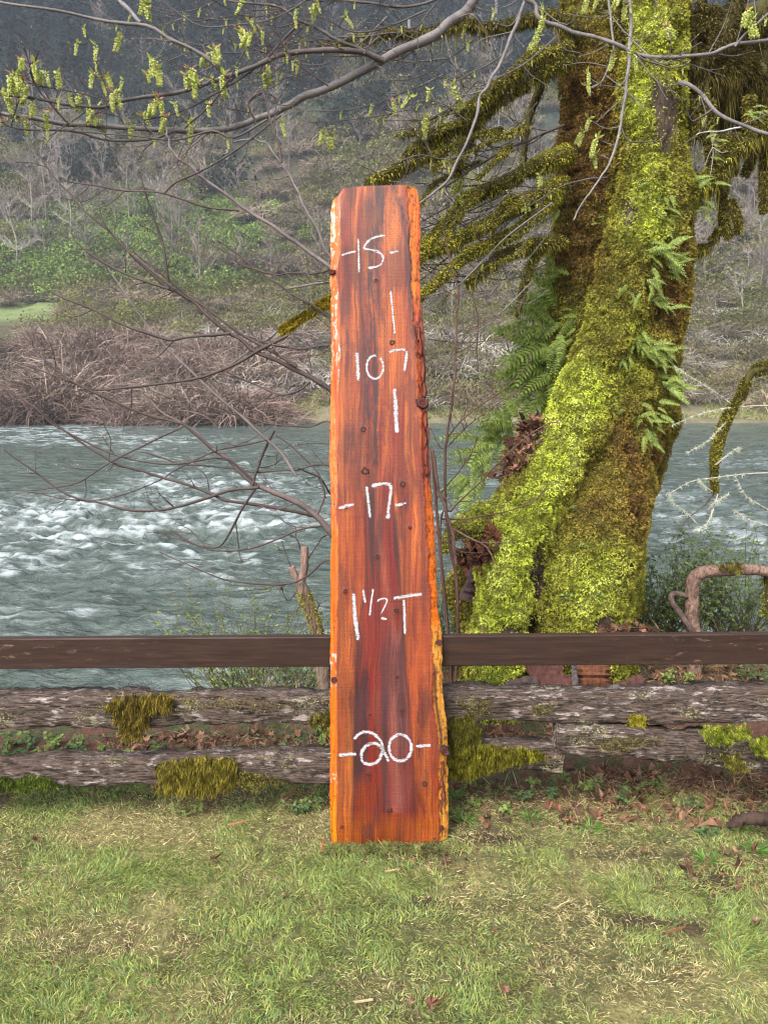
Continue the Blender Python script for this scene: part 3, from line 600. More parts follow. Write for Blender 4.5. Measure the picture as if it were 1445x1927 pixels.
# lower flanks: browner orange
Cs = mix(Cs, L(166, 92, 44), low*sst(2, -4, PX-hl)*.65); Cs = mix(Cs, L(176, 84, 40), low*sst(-4, 4, PX-hr)*.5*(.6+nB))
Cs = mix(Cs, L(96, 52, 34), np.exp(-((PX-788)/5)**2)*bandy(1300, 1480, 50)*sst(-.1, .3, nC)*.9)
Cs = mix(Cs, L(120, 56, 44), band(642, 684, 8)*bandy(800, 960, 50)*.55); Cs = mix(Cs, L(112, 52, 44), np.exp(-((PX-tb([(900, 792), (1240, 806)]))/6)**2)*bandy(880, 1240, 40)*.5)
Cs = mix(Cs, L(172, 92, 36), sst(1520, 1560, PY)*.5)
# waney edges
LE = mix(L(206, 96, 50), L(222, 136, 80), sst(-.2, .4, nB+nC)); LE = mix(LE, L(208, 104, 28), sst(950, 1050, PY)*.75); LE = mix(LE, L(206, 134, 44), sst(1480, 1540, PY)*.7)
LE = mix(LE, L(232, 214, 204), np.clip(sst(.1, .35, nC+.5*nB)*(bandy(385, 500, 15)+bandy(540, 710, 25)*.8+bandy(1225, 1300, 12)*.9+bandy(1440, 1475, 8)), 0, .8)); LE = mix(LE, L(90, 44, 32), sst(.3, .5, nC)*.6)
Cs = mix(Cs, LE, sst(.02, .15, dl))
RE = mix(L(182, 88, 60), L(128, 60, 46), sst(-.1, .35, nC)); RE = mix(RE, L(214, 104, 40), sst(890, 950, PY)); RE = mix(RE, L(216, 150, 74), sst(1150, 1215, PY)); RE = mix(RE, L(222, 124, 66), 1-sst(540, 600, PY))
RE = mix(RE, L(84, 38, 24), sst(.18, .42, nC+.3*nB)*.75)
seam = np.exp(-((PX-tb([(1240, 818), (1310, 819), (1360, 826.7), (1395, 831), (1500, 832), (1600, 832)])-1.5*nC)/3.2)**2)*sst(1240, 1262, PY)*(1-.75*sst(1400, 1430, PY)*(nC < .05)); 
Cs = mix(Cs, RE, sst(.02, .12, dr)); Cs = mix(Cs, L(62, 34, 22), np.clip(seam, 0, 1)*.92)
for kx, ky, kr in KN:
    d = np.hypot(PX-kx, (PY-ky)); Cs = mix(Cs, L(74, 36, 28), sst(kr*1.5, kr*.8, d)*.75); Cs = mix(Cs, L(110, 50, 36), np.exp(-((PX-kx)/(kr*.9))**2-((PY-ky)/(kr*4))**2)*.5)
bl_ = fbm(p3(PX*.045, PY*.012, 3), 52, 5); Cs = mix(Cs, L(92, 38, 36), np.clip(sst(.08, .42, bl_+.3*nB)*.6, 0, .6)*(np.maximum(dl, dr) < .02)); Cs = mix(Cs, L(226, 118, 58), np.clip(sst(.1, .4, -bl_+.25*nA)*.22, 0, 1)*(np.maximum(dl, dr) < .02)*(1-.8*inh))
Cs = np.clip(Cs*(.43+.30*np.clip(np.maximum(dl, dr)*4, 0, 1))[..., None], .002, .9)
mb = MB(); nc = NC_+2
back = -.045
bl = S(xl, PY[:, 0])+SNn*back; br = S(xr, PY[:, -1])+SNn*back
Vr = np.concatenate([Vf, br[:, None], bl[:, None]], 1); Cr = np.concatenate([Cs, Cs[:, -1:], Cs[:, :1]], 1)
i = np.arange(NR_-1)[:, None]*nc; j = np.arange(nc)[None]; j2 = (j+1) % nc
Fq = np.stack([i+j, i+nc+j, i+nc+j2, i+j2], -1).reshape(-1, 4); mb.add(Vr.reshape(-1, 3), Fq, Cr.reshape(-1, 3))
gattr = [np.concatenate([gx, gx[:, -1:], gx[:, :1]], 1).reshape(-1)]; gy = [np.concatenate([PY, PY[:, -1:], PY[:, :1]], 1).reshape(-1)]
for r, rev in ((0, False), (NR_-1, True)):
    ring = Vr[r]; m = ring[:NC_]; bk = np.linspace(0, 1, NC_)[:, None]*(br[r]-bl[r])+bl[r]
    VV = np.vstack([m, bk]); k = np.arange(NC_-1); q = np.stack([k, k+1, NC_+k+1, NC_+k], -1); q = q[:, ::-1] if rev else q
    mb.add(VV, q, np.tile(Cs[r], (2, 1))*.9); gattr += [np.tile(gx[r], 2)]; gy += [np.concatenate([PY[r], PY[r]+12])]
me = mb.mesh('plank'); ga = me.attributes.new('grain', 'FLOAT_VECTOR', 'POINT')
g1 = np.concatenate(gattr)/460.0; g2 = np.concatenate(gy)/460.0; ga.data.foreach_set('vector', np.stack([g1, g2, 0*g1], -1).astype(np.float32).ravel())
obj('plank', me, M_slab, slab)
def knot(kx, ky, kr, proud=.0, col=(66, 34, 28), rim=(96, 46, 34), name='knot', dirn=(0, 0), ln=0):
    mb = MB(); o0 = float(np.interp(ky, yrow, np.zeros(NR_))); k = 12; a = np.arange(k)*2*math.pi/k; jit = 1+.12*RNG.normal(size=k)
    rows = []; cs = []
    for rr, of, c in ((1.15, -.002, rim), (1.0, proud+.0008, rim), (.72, proud+.0018, col), (.35, proud+.0008, rim), (.12, proud-.0004, col)):
        rows.append(S(kx+kr*rr*np.cos(a)*jit+dirn[0]*ln*(rr < 1.1), ky+kr*rr*np.sin(a)*jit*.95+dirn[1]*ln*(rr < 1.1), of)); cs.append(np.repeat(L(*c)[None]*.5, k, 0))
    V = np.vstack(rows); Fc = []
    for q in range(4):
        for jx in range(k): Fc.append((q*k+jx, q*k+(jx+1) % k, (q+1)*k+(jx+1) % k, (q+1)*k+jx))
    mb.add(V, [f[::-1] for f in Fc], np.vstack(cs)); mb.add(V[-k:], [tuple(range(k))[::-1]], L(*col)*.5)
    return obj(name, mb, M_bark, slab)
for kx, ky, kr in KN: knot(kx, ky, kr)
for kx, ky, kr, pr in ((795, 759, 13, .022), (826, 1209, 6.5, .012), (836, 1411, 11, .024), (628, 1280, 6.5, .006), (625, 512, 6.5, .008), (831, 1559, 5.5, .003)):
    knot(kx, ky, kr*.85, pr*.8, (110, 52, 46), (66, 38, 34))
# torn bark left along the right edge
for k, (a, b, w, h) in enumerate([(787, 628, 5, 16), (790, 660, 6, 22), (795, 700, 5, 26), (798, 735, 6, 16), (800, 790, 5, 16), (799, 825, 5, 22), (801, 862, 5, 20), (803, 885, 4, 12), (832, 1448, 4, 16), (830, 1475, 3.5, 12), (834, 1498, 5, 10), (829, 1520, 3, 14)]):
    mb = MB(); n = 14; a_ = np.arange(n)*2*math.pi/n; j = 1+.25*RNG.normal(size=n)
    o_ = S(a+w*np.cos(a_)*j, b+h*np.sin(a_)*j, -.012); i_ = S(a+.5*w*np.cos(a_)*j, b+.7*h*np.sin(a_)*j, .004+.002*RNG.normal(size=n))
    V = np.vstack([o_, i_]); mb.add(V, [(q, n+q, n+(q+1) % n, (q+1) % n) for q in range(n)], L(110, 54, 40)*.5); mb.add(i_, [tuple(range(n))[::-1]], L(150, 76, 56)*.5)
    obj('bark_scab', mb, M_bark, slab)

def off_at(x, y):
    c = int(np.argmin(abs(PX[int(np.clip((y-349)/(R_-349)*NR_, 0, NR_-1))]-x))); return off[int(np.clip((y-349)/(R_-349)*NR_, 0, NR_-1)), c]
def chalk(name, strokes, label):
    mb = MB()
    for st, w in strokes:
        n = max(8, int(sum(math.dist(st[k], st[k+1]) for k in range(len(st)-1))/2)); q = catmull(np.array([(a, b, 0) for a, b in st]), n)
        T = norm(np.gradient(q, axis=0)); N = np.stack([-T[:, 1], T[:, 0], 0*T[:, 0]], -1); m = 7; rows = []; cs = []
        ww = w*(.9+.18*vn(p3(np.arange(n)*.3, w, st[0][0]), 2))
        for k in range(m):
            u = -1+2*k/(m-1); p = q+N*(ww*.80*u)[:, None]; rows.append(S(p[:, 0], p[:, 1], .0012))
            dens = .60*(1-abs(u)**2.5)+.03*vn(p3(np.arange(n)*.15, k*.5, 3), 4); dens = dens*np.minimum(1, np.minimum(np.arange(n)+1.5, n-np.arange(n)+.5)/3.5)
            cs.append(np.repeat(dens[:, None], 3, 1))
        V = np.stack(rows, 1).reshape(-1, 3); C = np.stack(cs, 1).reshape(-1, 3)
        i = np.arange(n-1)[:, None]*m; j = np.arange(m-1)[None]; mb.add(V, np.stack([i+j, i+j+1, i+m+j+1, i+m+j], -1).reshape(-1, 4), C)
    return tag(obj(name, mb, M_chalk, slab), label)
def ell(cx, cy, rx, ry, a0=-90, a1=270, n=14): return [(cx+rx*math.cos(math.radians(a)), cy+ry*math.sin(math.radians(a))) for a in np.linspace(a0, a1, n)]
chalk('chalk_dash', [([(641, 482), (655, 476), (672, 473)], 4)], 'faint chalk dash before the top 15')
chalk('chalk_digit', [([(674, 447), (675, 482), (675.5, 515)], 4.5)], 'chalk digit 1 of the top 15')
chalk('chalk_digit', [([(729, 443), (712, 445), (698, 450), (688, 460), (686, 468), (702, 471), (716, 477), (721, 487), (716, 498), (704, 503), (691, 505)], 5)], 'chalk digit 5 of the top 15')
chalk('chalk_dash', [([(730.5, 476), (753, 473.5)], 5)], 'chalk dash after the top 15')
chalk('chalk_line', [([(735, 546), (739, 590), (743, 630)], 4.5)], 'upper vertical chalk line')
chalk('chalk_digit', [([(671.5, 661), (673, 690), (674, 718)], 8)], 'chalk digit 1 of 107')
chalk('chalk_digit', [(ell(705.5, 691, 15.5, 22, -60, 290), 5.5)], 'chalk digit 0 of 107')
chalk('chalk_digit', [([(731, 665), (740, 659.5), (752, 658), (766, 658)], 6), ([(765, 659), (764, 675), (760, 702)], 6.5)], 'chalk digit 7 of 107')
chalk('chalk_line', [([(742, 729), (744.5, 770), (746.6, 817)], 9)], 'lower thick vertical chalk line')
chalk('chalk_dash', [([(635, 957), (650, 953), (669, 948)], 7)], 'chalk dash before 17')
chalk('chalk_digit', [([(689.5, 913), (692.5, 940), (696.7, 976)], 6.5)], 'chalk digit 1 of 17')
chalk('chalk_digit', [([(698, 917), (711, 911.5), (726, 910), (735, 914), (735, 926), (732, 950), (729, 981)], 8)], 'chalk digit 7 of 17')
chalk('chalk_dash', [([(741, 952), (753, 949.5), (767, 946)], 7)], 'chalk dash after 17')
chalk('chalk_digit', [([(665, 1114), (668, 1160), (674.5, 1207)], 8.5)], 'tall chalk digit 1 of one and a half')
chalk('chalk_digit', [([(683, 1108), (685, 1122), (688, 1137)], 5)], 'small raised chalk digit 1')
chalk('chalk_stroke', [([(702.6, 1106), (698.5, 1132), (695.6, 1160)], 4.5)], 'chalk fraction stroke')
chalk('chalk_digit', [([(708.5, 1133), (715, 1127.5), (723, 1126), (728, 1129), (724.5, 1140), (714.5, 1159)], 4), ([(714, 1161), (722, 1164), (731, 1164)], 5.5)], 'small chalk digit 2')
chalk('chalk_letter', [([(738, 1126), (766, 1121.5), (797, 1117.5)], 7.5), ([(760, 1127), (761, 1160), (761.8, 1195)], 6)], 'chalk letter T')
chalk('chalk_dash', [([(636, 1421.6), (654, 1419.5), (672.5, 1418)], 8)], 'chalk dash before the bottom 20')
chalk('chalk_digit', [([(665, 1393), (676, 1381), (690, 1377), (706, 1383), (717, 1396), (720, 1411), (713, 1430), (699, 1438), (684, 1434), (680, 1419), (688, 1404), (703, 1399), (716, 1404), (725, 1419), (733, 1436)], 7)], 'looped chalk digit 2 of the bottom 20')
chalk('chalk_digit', [(ell(753, 1407, 21, 25, -100, 290), 7)], 'chalk digit 0 of the bottom 20')
chalk('chalk_dash', [([(781, 1405), (797, 1403.5), (813, 1402)], 7.5)], 'chalk dash after the bottom 20')

# ------------------------------------------------------------------ fence
fence = empty('fence', (0, 3.2, 0), 'low post and rail fence with new brown top rail over mossy weathered timbers', 'fence')
def timber(p0, p1, h, d, n=150, rough=.006, seed=1, bulge=0, ends=True):
    """beam from p0 to p1 (front-top edge), h high, d deep, with weathered outline"""
    p0, p1 = np.array(p0, float), np.array(p1, float); mb = MB(); r = min(h, d)*.09
    sec = [(0, -r), (0, -h*.25), (0, -h*.5), (0, -h*.75), (0, -h+r), (r, -h), (d*.5, -h), (d-r, -h), (d, -h+r), (d, -h*.5), (d, -r), (d-r, 0), (d*.5, 0), (r, 0)]
    k = len(sec); t = np.linspace(0, 1, n); ax = norm(p1-p0); dep = np.array([0, 1.0, 0]); dep = norm(dep-ax*np.dot(dep, ax)); up = np.cross(ax, dep); up = up if up[2] > 0 else -up
    c = p0+(p1-p0)*t[:, None]; V = []
    for q, (a, b) in enumerate(sec):
        jj = fbm(p3(t*np.linalg.norm(p1-p0)*6, q*.7, seed*3.1), seed, 4)*rough*2+fbm(p3(t*np.linalg.norm(p1-p0)*28, q*1.9, seed), seed+3, 2)*rough*.5
        ou = np.array([np.sign(a-d*.5), np.sign(b+h*.5)]); V.append(c+dep*(a+ou[0]*jj)[:, None]*1.0+up*(b+ou[1]*jj)[:, None])
    V = np.stack(V, 1); i = np.arange(n-1)[:, None]*k; j = np.arange(k)[None]; j2 = (j+1) % k
    mb.add(V.reshape(-1, 3), np.stack([i+j, i+j2, i+k+j2, i+k+j], -1).reshape(-1, 4)); mb.add(V[0], [tuple(range(k))]); mb.add(V[-1], [tuple(range(k))[::-1]])
    return mb
def ext(a, b, x):  # the same line, at world x
    t = (x-a[0])/(b[0]-a[0]); return a+(b-a)*t
FY = 3.142
a, b = P(0, 1203, FY), P(1445, 1193.5, FY); rh = .136
xc = float(P(735, 1200, FY)[0])
for x0, x1, lab in ((-3.3, xc-.004, 'brown stained board left of the slab'), (xc+.004, 3.3, 'brown stained board right of the slab')):
    mb = timber(ext(a, b, x0), ext(a, b, x1), rh, .04, 60, .0008, 11); tag(obj('rail', mb, M_rail, fence, smooth=False), lab)
OY = 3.165
def old(p, q, h, d, seed, lab, x0=None, x1=None, rough=.012):
    p, q = P(*p), P(*q)
    if x0 is not None: p, q = ext(p, q, x0), (ext(p, q, x1) if x1 is not None else q)
    elif x1 is not None: q = ext(p, q, x1)
    return tag(obj('weathered_rail', timber(p, q, h, d, 220, rough, seed), M_old, fence), lab)
r_ml = old((0, 1317, OY), (640, 1309, OY), .137, .11, 1, 'weathered grey rail left of the slab with flaking pale paint', -3.3, xc-.006)
r_mr = old((830, 1305, OY), (1445, 1304, OY), .137, .11, 2, 'weathered grey rail right of the slab with flaking pale paint', xc+.006, 3.3)
r_ll = old((0, 1437, OY), (640, 1427, OY), .122, .12, 3, 'lowest weathered rail left of the slab', -3.3, xc-.006)
r_lr = old((800, 1402, OY), (1062, 1412, OY), .12, .12, 4, 'short lowest rail right of the slab, covered in moss', xc+.006, None)
for xx in (xc, -3.0, 3.0):
    w = .06; mb = MB(); z1 = float(ext(a, b, xx)[2])+.06
    tp = timber((xx-w, FY+.17, z1), (xx-w, FY+.17, -.3), .12, .11, 30, .003, 9); obj('post', tp, M_old, fence)
fallen = empty('broken_timber', P(1240, 1440, 3.13), 'broken slanting timber under the right side of the fence, moss pillows on its end', 'timber')
tp = timber(P(1052, 1368, 3.10), P(1330, 1393, 3.10), .125, .11, 120, .014, 14); obj('beam', tp, M_old, fallen)
tp = timber(P(1322, 1392, 3.12), P(1560, 1424, 3.12), .115, .11, 90, .018, 15); obj('beam', tp, M_old, fallen)
logt = empty('dark_log', P(1440, 1540, 2.98), 'dark half buried log at the right edge of the lawn', 'log')
mb = MB(); mb.tube(catmull([P(1368, 1545, 3.02)-[0, 0, .02], P(1410, 1540, 3.0), P(1480, 1548, 2.98), P(1620, 1560, 2.95)], 30), np.linspace(.016, .042, 30), 9, L(78, 60, 50)*.5, rough=.2); obj('trunk', mb, M_bark, logt)

# moss on the timbers
MG = [L(96, 90, 36), L(120, 112, 44), L(70, 66, 30), L(138, 130, 54)]
def moss_cols(n, pal=MG, w=None):
    i = RNG.choice(len(pal), n, p=w); return np.array(pal)[i]*(.6+.7*RNG.random((n, 1)))
def moss_patch(parent, pts, n, Y, ln=.022, pal=MG, depth=.03, lump=.012, hang=.5, front=True):
    """a cushion over the polygon pts (photo px) on a timber's face at distance Y"""
    pts = np.array(pts, float); x0, y0 = pts.min(0); x1, y1 = pts.max(0); out = []
    while len(out) < n:
        q = RNG.uniform((x0-8, y0-8), (x1+8, y1+8), (n*2, 2)); Q0 = q.copy(); q = q+np.stack([9*fbm(p3(q[:, 0]*.09, q[:, 1]*.09, 0), 3), 9*fbm(p3(q[:, 0]*.09, q[:, 1]*.09, 5), 4)], -1)+RNG.normal(size=q.shape)*2; ins = np.zeros(len(q), bool); j = len(pts)-1
        for i in range(len(pts)):
            xi, yi = pts[i]; xj, yj = pts[j]; c = ((yi > q[:, 1]) != (yj > q[:, 1])) & (q[:, 0] < (xj-xi)*(q[:, 1]-yi)/(yj-yi+1e-9)+xi); ins ^= c; j = i
        out += [t for t in Q0[ins]]
    q = np.array(out[:n]); B = np.array([P(a, b, Y) for a, b in q]); lumps = lump*(1+fbm(p3(q[:, 0]*.09, q[:, 1]*.09, 0), 8, 2)); B[:, 1] -= lumps*(.6+.4*RNG.random(n)); tn = np.clip(.85+.9*fbm(p3(q[:, 0]*.16, q[:, 1]*.16, 0), 8, 2), .3, 1.5)[:, None]
    B[:, 1] -= .004
    d = norm(np.stack([RNG.normal(size=n)*.6, -1-.3*RNG.random(n), RNG.normal(size=n)*.6-hang*.4], -1)); mb = MB()
    blades(mb, B, d, .7*ln*(.4+RNG.random(n)), .004, moss_cols(n, pal)*tn, 2, hang*.7)
    return obj('moss', mb, M_moss, parent, smooth=False, kind='stuff')
moss_patch(r_ml, [(200, 1325), (240, 1305), (300, 1303), (330, 1306), (328, 1328), (285, 1335), (270, 1378), (250, 1395), (228, 1375), (222, 1345)], 5200, OY, pal=[L(112, 94, 38), L(88, 74, 32), L(132, 118, 46), L(60, 52, 26)], hang=.9, ln=.03)
moss_patch(r_ml, [(330, 1308), (480, 1312), (560, 1318), (560, 1328), (430, 1334), (340, 1330)], 700, OY, ln=.01)
moss_patch(r_ml, [(580, 1345), (620, 1335), (622, 1372), (590, 1368)], 900, OY, ln=.02)
moss_patch(r_ll, [(295, 1436), (340, 1424), (445, 1420), (444, 1480), (380, 1492), (300, 1486)], 8000, OY, pal=[L(122, 110, 40), L(94, 86, 34), L(144, 132, 52), L(66, 60, 28)], hang=.9, ln=.028)
moss_patch(r_ll, [(450, 1450), (500, 1452), (540, 1470), (480, 1485), (446, 1480)], 900, OY, ln=.014)
moss_patch(r_ll, [(0, 1462), (95, 1456), (110, 1480), (0, 1486)], 2200, OY, pal=[L(92, 110, 36), L(66, 76, 28)], ln=.02)
moss_patch(r_lr, [(838, 1404), (880, 1400), (1010, 1408), (1030, 1418), (940, 1440), (880, 1462), (838, 1462)], 8000, OY, pal=[L(112, 106, 28), L(90, 86, 26), L(70, 60, 24), L(130, 128, 36)], hang=.8)
moss_patch(r_mr, [(838, 1352), (880, 1346), (905, 1372), (890, 1400), (838, 1402)], 2600, OY+.01, pal=[L(96, 92, 28), L(66, 62, 24)], hang=.9)
moss_patch(r_mr, [(860, 1308), (925, 1310), (925, 1340), (870, 1350)], 700, OY, ln=.008)
moss_patch(r_mr, [(1180, 1344), (1210, 1342), (1212, 1362), (1176, 1364)], 800, OY, ln=.015, pal=[L(140, 130, 40)])
moss_patch(r_mr, [(1000, 1325), (1040, 1322), (1038, 1334), (1005, 1338)], 300, OY, ln=.008)
fb = [c for c in fallen.children]
BR = [L(150, 160, 50)*.6, L(128, 140, 44)*.6, L(176, 184, 66)*.6]
moss_patch(fb[0], [(1310, 1368), (1330, 1360), (1400, 1360), (1404, 1380), (1360, 1390), (1320, 1384)], 2600, 3.09, pal=BR, ln=.014, lump=.03)
moss_patch(fb[0], [(1325, 1384), (1345, 1376), (1376, 1380), (1384, 1392), (1332, 1392)], 1800, 3.08, pal=BR, ln=.012, lump=.03)
moss_patch(fb[1], [(1400, 1388), (1420, 1380), (1460, 1384), (1460, 1425), (1430, 1418), (1405, 1402)], 3600, 3.09, pal=BR, ln=.014, lump=.035)
moss_patch(fb[0], [(1120, 1385), (1240, 1382), (1250, 1396), (1160, 1412), (1120, 1405)], 900, 3.09, ln=.008)
moss_patch(fb[1], [(1350, 1418), (1390, 1416), (1400, 1445), (1370, 1450)], 900, 3.1, ln=.018)

# ------------------------------------------------------------------ the big mossy tree
TB = P(1090, 1290, 5.0); TB[2] = 0.02
tree = empty('mossy_tree', TB, 'huge mossy maple with twin leaning trunks behind the fence on the right', 'tree')
def path(*p): return np.array([P(a, b, Y) for a, b, Y, _ in p]), np.array([r/ppm(Y, b) for a, b, Y, r in p])
tmp = MB()
def stem(*p, k=14, n=40):
    q, r = path(*p); qq = catmull(q, n); rr = np.interp(np.linspace(0, len(r)-1, n), np.arange(len(r)), r); tmp.tube(qq, rr, k)
stem((1070,1420,5.25,172),(1066,1280,5.2,140),(1078,1150,5.2,118),(1094,1000,5.2,106),(1118,850,5.2,96),(1116,700,5.2,96),(1112,560,5.2,84),(1108,450,5.2,70),(1112,300,5.2,62),(1120,150,5.2,64),(1122,0,5.25,62),(1135,-300,5.3,55),(1150,-900,5.5,45),(1120,-1900,5.8,34))
stem((1135,1400,4.95,90),(1122,1200,4.95,76),(1128,1050,4.95,74),(1150,900,4.95,76),(1170,760,4.95,82),(1195,620,4.95,84),(1215,500,4.95,86),(1226,400,4.95,80),(1214,300,4.95,64),(1220,200,4.95,64),(1232,100,4.95,60),(1238,0,5.0,58),(1262,-300,5.0,52),(1330,-900,5.0,44),(1450,-1900,5.0,32))
stem((1212,340,4.8,40),(1200,420,4.78,46),(1170,540,4.72,50),(1140,640,4.68,52),(1105,740,4.64,56),(1070,820,4.58,58),(1030,900,4.5,56),(990,980,4.42,52),(960,1070,4.38,50),(945,1160,4.34,56),(930,1260,4.3,62),(925,1340,4.3,66))
stem((1040,860,4.7,46),(990,920,4.62,34),(930,965,4.58,24),(880,985,4.55,18),(848,1005,4.52,15),(838,1040,4.5,10), k=10)
stem((1165,640,4.85,60),(1150,760,4.80,74),(1130,880,4.74,88),(1104,1000,4.60,100),(1084,1150,4.56,100),(1098,1300,4.66,98))
stem((1168,1040,4.9,34),(1162,1180,4.8,38),(1158,1330,4.75,48)); stem((1060,1050,4.55,40),(1074,1150,4.5,42),(1080,1320,4.5,46)); stem((1230,620,5.1,50),(1215,780,5.1,52),(1196,900,5.1,38),(1178,1010,5.1,26))
stem((880,1190,4.7,14),(868,1140,4.72,22),(856,1110,4.75,26),(880,1060,4.8,20),(930,1000,4.85,16), k=10)
me0 = tmp.mesh('tmp'); o0 = bpy.data.objects.new('tmp', me0); COL.objects.link(o0)
md = o0.modifiers.new('r', 'REMESH'); md.mode = 'VOXEL'; md.voxel_size = .021
dg = bpy.context.evaluated_depsgraph_get(); trunk_me = bpy.data.meshes.new_from_object(o0.evaluated_get(dg)); bpy.data.objects.remove(o0)
n = len(trunk_me.vertices); V = np.empty(n*3, np.float32); trunk_me.vertices.foreach_get('co', V); V = V.reshape(-1, 3).astype(float)
N = np.empty(n*3, np.float32); trunk_me.vertices.foreach_get('normal', N); N = N.reshape(-1, 3)
tx, ty = proj(V)
def bark_zone(px, py):
    z = 0*px
    for a, b, w, h in ((1010, 1085, 17, 62), (1000, 1180, 12, 40), (1252, 225, 24, 62), (1140, 1180, 22, 26), (1185, 405, 14, 30), (1200, 1190, 20, 30), (962, 1186, 30, 10), (1235, 190, 12, 40)):
        z = np.maximum(z, sst(1.25, .8, np.hypot((px-a)/w, (py-b)/h)+.35*fbm(p3(px*.06, py*.06, 0), 61)))
    return z
bz = bark_zone(tx, ty)
disp = .055*fbm(V*3.2, 62, 3)+.030*fbm(V*9, 66, 3)+.022*fbm(V*19, 69, 2); disp = disp*(1-.6*bz)-.03*bz
V = V+N*disp[:, None]; trunk_me.vertices.foreach_set('co', V.astype(np.float32).ravel())
def moss_colour(p, nrm=None):
    """patchwork of the tree's mosses: bright green on the ridge, brown on the left stem and lower right"""
    x, y = proj(p); nn = fbm(p*2.4, 71, 4); n2 = fbm(p*9, 75, 3)
    olive = np.broadcast_to(L(140, 130, 46), p.shape); c = mix(olive, L(164, 164, 52), sst(-.2, .35, nn))
    g = lambda a, b, w, h: np.exp(-((x-a)/w)**2-((y-b)/h)**2)
    br = np.clip(g(1100, 210, 64, 140)*1.8+g(1085, 400, 50, 140)*1.7+g(1270, 480, 34, 130)*1.3+g(1250, 640, 30, 80)*1.1+g(1195, 820, 62, 70)*1.5+g(1200, 960, 40, 90)*.9+g(1120, 960, 50, 60)*.7+.5*nn-.1, 0, 1)
    c = mix(c, L(130, 96, 44), br*.85); c = mix(c, L(100, 70, 36), np.clip(br*1.3*sst(0, .4, n2), 0, .8))
    rd = abs(x-tab(y, [(400, 1185), (560, 1150), (640, 1130), (740, 1080), (800, 1060), (900, 1030), (980, 985), (1080, 950), (1200, 930)]))
    gr = np.clip(np.exp(-(rd/44)**2)*sst(640, 760, y)*1.25+g(1205, 200, 36, 60)+g(1215, 50, 50, 50)*.8+g(1225, 420, 45, 55)*.9+g(1110, 1120, 50, 55)*.75+g(1150, 1060, 60, 60)*.45+g(1080, 750, 60, 60)+g(900, 960, 50, 40)*.8+g(1210, 320, 40, 40)*.6+g(1100, 600, 40, 60)*.45+.35*nn, 0, 1)
    c = mix(c, L(184, 194, 60), np.clip(gr*1.05, 0, 1)); c = mix(c, L(212, 218, 96), np.clip(gr*sst(0, .35, n2), 0, .7)); lum = c.mean(-1, keepdims=True); c = c*.93+lum*.07; return c*(.84+.24*fbm(p*1.7, 88, 3)[:, None])
mc = moss_colour(V); bc = mix(np.broadcast_to(L(86, 70, 62), V.shape), L(58, 46, 42), sst(-.2, .3, fbm(V*14, 81)))*.8
cc_ = mix(mc*.32, bc, bz)  # ground under the moss darkened, painted shade for the gaps between tufts
a_ = trunk_me.attributes.new('Col', 'FLOAT_COLOR', 'POINT'); a_.data.foreach_set('color', np.hstack([cc_, np.ones((n, 1))]).astype(np.float32).ravel())
trunk_me.polygons.foreach_set('use_smooth', [True]*len(trunk_me.polygons)); trunk_me.update(); trunk_me.name = 'trunk'
trunk = obj('trunk', trunk_me, M_bark, tree)
bvh = BVHTree.FromObject(trunk, bpy.context.evaluated_depsgraph_get()) if False else None
def mk_bvh(me):
    vs = np.empty(len(me.vertices)*3, np.float32); me.vertices.foreach_get('co', vs); vs = vs.reshape(-1, 3)
    return BVHTree.FromPolygons([tuple(v) for v in vs.tolist()], [tuple(p.vertices) for p in me.polygons])
bvh = mk_bvh(trunk_me)
def hit(px, py, fallback=4.9):
    d = ray(px, py); loc, nr_, i, dd = bvh.ray_cast(Vector((0, 0, CAMH)), Vector(d))
    if loc is None: return P(px, py, fallback), np.array([0, -1.0, 0])
    nr_ = np.array(nr_); nr_ = nr_ if nr_@d < 0 else -nr_
    return np.array(loc), nr_
def wf(c, N):
    x, y = proj(c); return np.where(c[:, 2] > 4.8, .12, 1)*np.where(N[:, 1] < .25, 1, .25)*(1-.93*bark_zone(x, y))*np.where(c[:, 2] < -.1, .05, 1)
q, nn = sample(trunk_me, 400000, wf); cl = fbm(q*26, 91, 2); cl2 = fbm(q*60, 95, 1); mb = MB()
dd = norm(nn*.9+RNG.normal(size=q.shape)*.8+np.array([0, 0, -.15])); tone = (.72+.34*RNG.random((len(q), 1))+.8*cl[:, None]+.25*cl2[:, None])  # tone rises with the clumps: hollows between lumps painted dark like shade
blades(mb, q+nn*(.004+.018*np.clip(cl+.25, 0, 1)+.006*cl2)[:, None], dd, (.008+.011*RNG.random(len(q))), .0085, np.clip(moss_colour(q)*np.clip(tone, .18, 1.7), 0, 1), 1, .15, tipw=.35)
obj('moss', mb, M_moss, trunk, smooth=False, kind='stuff')

